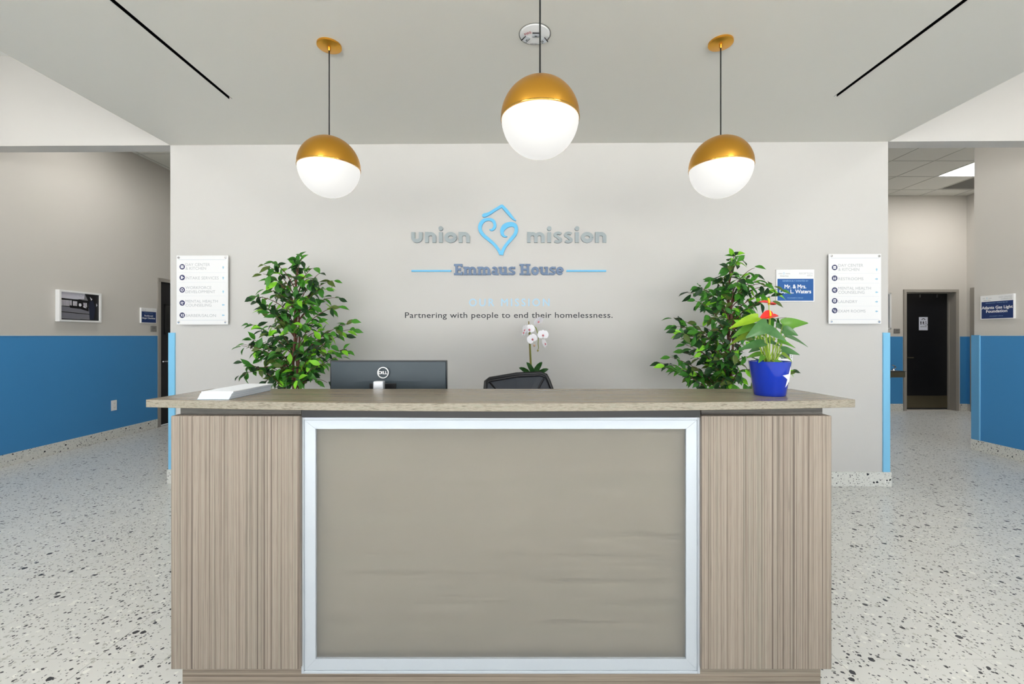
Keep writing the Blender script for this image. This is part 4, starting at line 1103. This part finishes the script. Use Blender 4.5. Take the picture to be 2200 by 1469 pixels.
def ficus(base, label, tips, trunk_px, lit_right, seed, potc):
    rnd = random.Random(seed)
    d0 = base[1]
    r = root('ficus_tree', label, 'potted tree', base)
    bx, by = base[0], base[1]
    # pot
    MB().lathe([(.0, 0), (.14, 0), (.18, .30), (.185, .32), (.165, .32), (.16, .28), (0, .28)], 28, c=base).build('pot', potc, r, smooth=True)
    MB().lathe([(.0, .282), (.158, .282), (.158, .29), (0, .29)], 20, c=base).build('soil', mat('soil', (52,40,32), .9), r)
    mbark = mat('ficus_bark', (92,58,46), .8)
    ztop = H-(trunk_px[1]-HY)*d0/F
    for k in range(3):
        A = 2*pi*k/3+seed
        pts = []
        for i in range(14):
            t = i/13; z = .28+(ztop-.28-.1*k)*t; tw = A+t*5
            rr = .022*(1-t*.5)
            pts.append((bx+rr*cos(tw)+.01*sin(7*t+k), by+rr*sin(tw), z))
        MB().tube(pts, [.014-.008*i/13 for i in range(14)], 7).build('trunk', mbark, r, smooth=True)
    placed = []
    for tx, ty in tips:
        tx = trunk_px[0]+(tx-trunk_px[0])*.96
        dep = rnd.uniform(-.26, .24)
        if abs(tx-trunk_px[0]) > 75: dep *= .55
        dd = d0+dep
        tip = Vector(P(tx, ty, dd))
        rise = rnd.uniform(.05, .20)+abs(tip.x-bx)*.35
        z0 = min(max(tip.z-rise, .75), ztop-.02)
        if tip.z < 1.05: z0 = max(tip.z-.02, .8)
        st = Vector((bx, by, z0))
        mid = (st+tip)/2+Vector((0, 0, .08+.05*rnd.random()))
        pts = []
        for i in range(9):
            t = i/8; pts.append(st*(1-t)**2+mid*2*t*(1-t)+tip*t*t)
        MB().tube(pts, [.0042-.0028*i/8 for i in range(9)], 5).build('branch', mbark, r)
        L = sum((b-a).length for a, b in zip(pts, pts[1:]))
        n = max(4, int(L*.72/.026))
        for i in range(n+1):
            t = 1-.82*i/n*(.95+.1*rnd.random()) if n else 1
            q = st*(1-t)**2+mid*2*t*(1-t)+tip*t*t
            tg = ((mid-st)*(1-t)+(tip-mid)*t).normalized()
            if i == 0: dirs = [tg]
            else: dirs = [tg.lerp(Vector((rnd.uniform(-1,1), rnd.uniform(-1,.9), rnd.uniform(-.9,.8))), rnd.uniform(.55, .8)) for _ in range(2 if rnd.random() < .5 else 1)]
            if t > .62 and i and i % 2 and rnd.random() < .45: continue
            for dv in dirs:
                dv = dv.normalized(); dv.z -= .28; dv.normalize()
                up = Vector((rnd.uniform(-.7,.7), rnd.uniform(-1.1,.0), rnd.uniform(.2,1))).normalized()
                pp = q+Vector((rnd.uniform(-.01,.01), rnd.uniform(-.01,.01), rnd.uniform(-.01,.01)))
                tipleaf = pp+dv*.08
                if tipleaf.y > wally(tipleaf.x)-.03 or pp.y > wally(pp.x)-.03: continue
                sc = rnd.uniform(.78, 1.12)
                u = (pp.x-bx)*lit_right
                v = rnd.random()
                wts = [.34, .28, .17, .14, .07] if u < .02 else [.22, .27, .26, .06, .19]  # lit side put into leaf colour: more lime on one side, darker on the other
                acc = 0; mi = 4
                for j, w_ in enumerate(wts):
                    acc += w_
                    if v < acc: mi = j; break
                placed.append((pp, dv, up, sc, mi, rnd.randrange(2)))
    placed.sort(key=lambda q: q[0].y)
    R_inv = wm(r).inverted()
    rest = {}
    for k, (pp, dv, up, sc, mi, vi) in enumerate(placed):
        M_ = R_inv @ basis(pp, dv, up) @ Matrix.Scale(sc, 4)
        if k < 300:
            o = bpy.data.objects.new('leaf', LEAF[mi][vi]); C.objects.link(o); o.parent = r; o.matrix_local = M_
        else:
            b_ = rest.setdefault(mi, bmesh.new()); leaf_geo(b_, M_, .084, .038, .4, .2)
    me = bpy.data.meshes.new('foliage'); allb = bmesh.new()
    for mi in range(5):
        me.materials.append(LM[mi])
        if mi in rest:
            t_ = bpy.data.meshes.new('t'); rest[mi].to_mesh(t_); n0 = len(allb.faces); allb.from_mesh(t_); allb.faces.ensure_lookup_table()
            for f in allb.faces[n0:]: f.material_index = mi; f.smooth = True
            bpy.data.meshes.remove(t_)
    allb.to_mesh(me); allb.free()
    o = bpy.data.objects.new('foliage', me); C.objects.link(o); o.parent = r; o['kind'] = 'stuff'
    return len(placed)
tl = [(639,549),(650,562),(633,572),(565,570),(583,566),(562,588),(575,602),(674,576),(690,586),(720,603),(701,620),(672,602),(537,638),(546,650),(567,624),(590,610),(557,664),(575,655),(532,695),(513,742),(520,740),(532,728),
      (729,640),(733,657),(700,650),(760,692),(763,707),(744,719),(749,752),(739,764),(702,783),(690,770),(516,777),(512,806),(530,800),(556,822),(590,828),(605,828),(706,822),(674,786),(655,700),(650,742),
      (600,640),(595,680),(575,700),(570,735),(600,730),(590,760),(560,765),(560,790),(600,790),(625,600),(640,640),(665,640),(690,690),(700,715),(680,730),(715,740),(690,750),(625,660),(615,700),(630,740),(620,780),(650,800),(640,825),(575,815),(615,815),(680,810)]
ficus((P(637, 0, 3.38)[0], 3.38, 0), 'left ficus tree with bright green leaves behind the monitor', tl, (640, 600), 1, 11, mat('pot_dark', (48,46,46), .6))
tr_ = [(1581,549),(1592,558),(1570,560),(1566,570),(1624,575),(1620,592),(1628,601),(1530,600),(1546,594),(1560,600),(1494,616),(1474,629),(1489,646),(1500,655),(1645,610),(1664,616),(1682,622),(1674,636),(1662,648),
       (1442,682),(1441,700),(1446,712),(1460,722),(1468,740),(1486,749),(1412,779),(1419,788),(1443,794),(1433,766),(1467,756),(1476,808),(1484,819),(1530,829),(1545,832),(1575,832),(1602,822),(1615,800),
       (1590,600),(1605,630),(1560,620),(1540,640),(1520,625),(1550,660),(1520,680),(1500,700),(1530,710),(1510,740),(1550,740),(1500,770),(1540,770),(1520,790),(1560,790),(1580,760),(1590,720),(1600,680),(1620,660),(1640,690),(1620,740),(1640,720),(1590,800),(1625,770),(1575,680),(1700,800),(1705,798),(1695,682),(1560,700),(1605,705)]
ficus((P(1568, 0, 3.36)[0], 3.36, 0), 'right ficus tree with darker leaves behind the potted anthurium', tr_, (1568, 600), 1, 23, mat('pot_dark', (48,46,46), .6))

# anthurium in blue pot on counter
da = 1.752; ka = da/F; pc = Vector(P(1653.5, 0, da)); pc.z = ZT
r = root('potted_anthurium', 'red anthurium in a glossy blue pot with white star on the counter', 'potted plant', (pc.x, pc.y, ZT))
hp = .136; rb, rt = .0585, .0765
MB().lathe([(0, 0), (rb-.003, 0), (rb, .003), (rt-.001, hp-.002), (rt, hp), (rt-.003, hp+.001), (rt-.006, hp-.002), (rt-.010, hp-.02), (0, hp-.02)], 56).build('pot', MATS['blue_glaze'], r, local=True, smooth=True)
MB().lathe([(0, hp-.0195), (rt-.011, hp-.0195), (rt-.012, hp-.012), (0, hp-.008)], 24).build('soil', MATS['soil'], r, local=True)
# star, projected on cone surface around angle
star = []; 
for i in range(10):
    rr = .045 if i % 2 == 0 else .018; A = pi/2+i*pi/5+.12; star.append((rr*cos(A), rr*sin(A)))
bm = bmesh.new(); ac = radians(-46); zc_ = .076
def cone(u, v, off=.0006):
    z = zc_+v; R_ = rb+(rt-rb)*z/hp+off; A = ac+u/R_; return (R_*cos(A), R_*sin(A), z)
cen = bm.verts.new(cone(0, 0))
outer = []
for i in range(10):
    a, b = star[i], star[(i+1) % 10]
    for k in range(4):
        t = k/4; outer.append((a[0]*(1-t)+b[0]*t, a[1]*(1-t)+b[1]*t))
rings = []
for s_ in (.25, .5, .75, 1): rings.append([bm.verts.new(cone(u*s_, v*s_)) for u, v in outer])
n = len(outer)
for i in range(n): bm.faces.new((cen, rings[0][i], rings[0][(i+1) % n]))
for A_, B_ in zip(rings, rings[1:]):
    for i in range(n): bm.faces.new((A_[i], B_[i], B_[(i+1) % n], A_[(i+1) % n]))
q = MB(); q.bm.free(); q.bm = bm; o = q.build('star_emblem', M_txtw, r, local=True, smooth=True); o['label'] = 'white five pointed star'
AL = [leaf_mat('anth_deep', (52,98,52), .25, (92,136,82)), leaf_mat('anth_lime', (118,158,22), .3, (158,196,50)), leaf_mat('anth_green', (70,124,40), .28, (106,156,60)), leaf_mat('anth_olive', (100,132,30), .3, (130,160,50))]
stemm = mat('anthurium_stem', (150,180,60), .5); redm = mat('anthurium_red', (214,38,34), .25, coat=.5); yel = mat('spadix_yellow', (240,200,40), .5)
#  (attach px, tip px, width px, depth attach, depth tip, material, up bias)
leaves = [((1627,682),(1563,703),24,-.03,-.02,1,(.1,-.75,.6)), ((1648,697),(1604,724),33,-.07,-.11,0,(.25,-.9,.5)), ((1620,699),(1568,723),22,-.02,-.04,2,(0,-.6,.8)),
          ((1618,716),(1563,737),20,0,-.02,3,(0,-.5,.8)), ((1640,737),(1585,748),22,-.04,-.06,0,(-.1,-.75,.65)), ((1642,706),(1697,732),28,-.05,-.08,0,(-.2,-.75,.6)),
          ((1682,697),(1743,690),30,.02,.0,2,(.0,-.85,.5)), ((1682,710),(1718,719),30,-.02,-.05,0,(0,-.8,.6)), ((1688,722),(1745,742),20,.0,.0,0,(-.1,-.6,.8)),
          ((1672,733),(1714,745),18,-.03,-.06,2,(0,-.6,.8)), ((1680,752),(1724,760),22,.0,-.01,0,(0,-.75,.6)), ((1680,760),(1706,776),14,-.02,-.04,3,(0,-.6,.8)),
          ((1636,760),(1602,766),16,-.0,-.02,2,(0,-.6,.8)), ((1665,777),(1692,781),12,-.05,-.075,2,(0,-.7,.6)), ((1660,727),(1645,736),16,.06,.03,2,(0,-.6,.8)), ((1672,730),(1684,748),20,.05,.06,0,(0,-.7,.6)),
          ((1640,765),(1630,778),12,-.03,-.06,2,(0,-.6,.7)),
          ((1668,700),(1700,712),22,.03,.02,0,(0,-.7,.7)), ((1650,735),(1680,742),18,.0,-.03,0,(.1,-.6,.8)), ((1632,748),(1606,756),18,.03,.04,0,(0,-.6,.8)),
          ((1670,764),(1688,768),14,.04,.05,2,(0,-.7,.7)), ((1636,724),(1622,742),16,.04,.03,2,(0,-.7,.7)), ((1690,705),(1712,700),18,.05,.05,2,(0,-.7,.7))]
base_c = Vector((pc.x, pc.y, ZT+hp-.01))
def stem(a, b, rad=.0018, bend=.02):
    a, b = Vector(a), Vector(b); m_ = (a+b)/2+Vector((0, 0, bend))
    return [a*(1-t)**2+m_*2*t*(1-t)+b*t*t for t in [i/7 for i in range(8)]]
rnd = random.Random(5)
for (ax, ay), (tx, ty), wpx, da0, da1, mi, up in leaves:
    A = Vector(P(ax, ay, da+da0)); B = Vector(P(tx, ty, da+da1)); d = B-A
    mb = MB(); leaf_geo(mb.bm, basis(A, d, Vector(up)), d.length, wpx*ka*.92, .32, .14, heart=True)
    for f in mb.bm.faces: f.smooth = True
    o = mb.build('leaf', AL[mi], r); 
    md = o.modifiers.new('sub', 'SUBSURF'); md.levels = md.render_levels = 1
    MB().tube(stem(base_c+Vector(((A.x-pc.x)*.22+rnd.uniform(-.006,.006), rnd.uniform(-.02,.015), 0)), A, bend=.02), .0019, 6).build('stem', stemm, r, smooth=True)
for k in range(7):
    x = rnd.uniform(1636, 1664); y = rnd.uniform(708, 745)
    MB().tube(stem(base_c+Vector(((x-1653)*.0008, rnd.uniform(-.03,.01), 0)), P(x, y, da+rnd.uniform(-.04,.02)), bend=.01), .0016, 6).build('stem', stemm, r, smooth=True)
for (ax, ay), (tx, ty), wpx, dd_, up in (((1652,654),(1627,649),22,.0,(.1,-.35,.9)), ((1655,680),(1628,688),26,-.03,(.2,-.5,.85))):
    A = Vector(P(ax, ay, da+dd_)); B = Vector(P(tx, ty, da+dd_-.01)); d = B-A
    mb = MB(); M_ = basis(A-d*.25, d*1.0, Vector(up)); leaf_geo(mb.bm, M_, d.length*1.25, wpx*ka*1.1, .5, -.02, heart=True)
    o = mb.build('red_spathe', redm, r, smooth=True); md = o.modifiers.new('sub', 'SUBSURF'); md.levels = md.render_levels = 1
    mb = MB(); leaf_geo(mb.bm, basis(A-d*.1, Vector((1, -.2, .05)), Vector((-.1, -.5, .85))), .024, .022, .4, -.1)
    mb.build('red_spathe_lobe', redm, r, smooth=True)
    MB().tube(stem(base_c, A, bend=0), .0016, 6).build('stem', stemm, r, smooth=True)
    MB().tube([A, A+Vector((-.003, -.006, .012)), A+Vector((-.008, -.01, .024))], [.0042, .0040, .002], 8).build('spadix', yel, r, smooth=True)

# white orchid on the credenza
do = 3.56; ko = do/F
ob = Vector(P(1146, 812, do)); 
r = root('potted_orchid', 'white orchid with pink centres behind the office chair', 'potted plant', (ob.x, do, .80))
MB().lathe([(0, 0), (.055, 0), (.075, .15), (.078, .165), (.068, .165), (.064, .14), (0, .14)], 28).build('pot', M_white, r, local=True, smooth=True)
MB().lathe([(0, .141), (.064, .141), (.05, .155), (0, .16)], 16).build('moss', mat('moss', (92,96,48), .9), r, local=True)
OL = leaf_mat('orchid_leaf', (26,64,26), .25, (44,90,36))
crown = Vector((ob.x, do, .80+.155))
for (tx, ty), dp, wd, up in (((1113,791),-.02,16,(.0,-.5,.8)), ((1129,778),-.04,14,(.5,-.8,.5)), ((1166,778),.02,14,(-.5,-.8,.4)), ((1180,794),-.02,16,(.0,-.5,.8)), ((1172,800),-.06,14,(0,-.6,.8)), ((1124,800),.05,14,(0,-.6,.8))):
    B = Vector(P(tx, ty, do+dp)); d = B-crown
    mb = MB(); M_ = basis(crown, d, Vector(up)); bm = mb.bm
    prof = [(0,.18),(.15,.3),(.35,.45),(.6,.5),(.8,.42),(.93,.25),(1,.0)]
    mid = []; lf = []; rt = []
    for x, y in prof:
        z = .18*d.length*sin(x*pi*.9)*1.0
        mid.append(bm.verts.new(M_ @ Vector((x*d.length, 0, z))))
        if y > 0:
            lf.append(bm.verts.new(M_ @ Vector((x*d.length, y*wd*ko, z+.004)))); rt.append(bm.verts.new(M_ @ Vector((x*d.length, -y*wd*ko, z+.004))))
    for i in range(5):
        bm.faces.new((mid[i], mid[i+1], lf[i+1], lf[i])); bm.faces.new((mid[i+1], mid[i], rt[i], rt[i+1]))
    bm.faces.new((mid[5], mid[6], lf[5])); bm.faces.new((mid[6], mid[5], rt[5]))
    mb.build('leaf', OL, r, smooth=True)
oz = lambda x, y, dp=0: Vector(P(x, y, do+dp))
MB().tube([crown, oz(1139.5,782), oz(1138,745), oz(1137,720), oz(1136,690)], [.006,.0055,.005,.005,.004], 8).build('stake', mat('bamboo_stake', (128,112,52), .7), r, smooth=True)
MB().tube([crown, oz(1141.5,782,-.01), oz(1139.5,745,-.01), oz(1139,715,-.01), oz(1144,697,-.015), oz(1152,705,-.02), oz(1157,722,-.02), oz(1156,738,-.02), oz(1157,748,-.02), oz(1155,752,-.02)], [.004]*6+[.003]*3+[.002], 8).build('flower_stem', mat('orchid_stem', (130,140,60), .6), r, smooth=True)
MB().lathe([(0, -.009), (.007, -.004), (.007, .003), (0, .009)], 10, c=oz(1155.5, 753, -.02)).build('bud', mat('orchid_bud', (150,140,60), .5), r, smooth=True)
MB().lathe([(0, -.012), (.010, -.005), (.009, .005), (0, .012)], 10, c=oz(1148, 742, -.02)).build('bud', mat('orchid_bud_pink', (206,170,140), .5), r, smooth=True)
OP = mat('orchid_petal', (244,243,248), .5); OC = mat('orchid_centre', (204,120,130), .5)
def petal(bm, M, L, W_):
    pr = [(0, .08), (.25, .40), (.55, .55), (.8, .42), (.95, .2), (1, 0)]
    mid = []; lf = []; rt = []
    for x, y in pr:
        mid.append(bm.verts.new(M @ Vector((x*L, 0, .04*L*sin(x*3)))))
        if y > 0: lf.append(bm.verts.new(M @ Vector((x*L, y*W_, .0)))); rt.append(bm.verts.new(M @ Vector((x*L, -y*W_, 0))))
    for i in range(4):
        bm.faces.new((mid[i], mid[i+1], lf[i+1], lf[i])); bm.faces.new((mid[i+1], mid[i], rt[i], rt[i+1]))
    bm.faces.new((mid[4], mid[5], lf[4])); bm.faces.new((mid[5], mid[4], rt[4]))
for (fx, fy, yaw, tilt, rot) in ((1156.5,689.5,40,35,20), (1137.5,707,-15,-10,10), (1129,708,-60,0,-10), (1143,728,20,-5,30), (1166.5,719,10,0,0), (1169.5,738,65,-20,15), (1127,714,-70,-20,0)):
    c_ = oz(fx, fy, -.03)
    Rm = Matrix.Translation(c_) @ Matrix.Rotation(radians(yaw), 4, 'Z') @ Matrix.Rotation(radians(tilt), 4, 'X') @ Matrix.Rotation(pi/2, 4, 'X') @ Matrix.Rotation(radians(rot), 4, 'Z')
    mb = MB()
    for ang, L, W_ in ((90,.040,.036), (215,.038,.034), (325,.038,.034), (8,.046,.060), (172,.046,.060)):
        petal(mb.bm, Rm @ Matrix.Rotation(radians(ang), 4, 'Z') @ Matrix.Translation((0, 0, .002*(ang % 3))), L, W_)
    fo = mb.build('flower', OP, r, smooth=True)
    mb = MB(); mb.lathe([(0, .013), (.006, .010), (.010, .003), (.004, 0)], 8, M=Rm @ Matrix.Translation((0, -.006, .001)))
    mb.build('flower_lip', OC, fo)

bpy.context.view_layer.update()
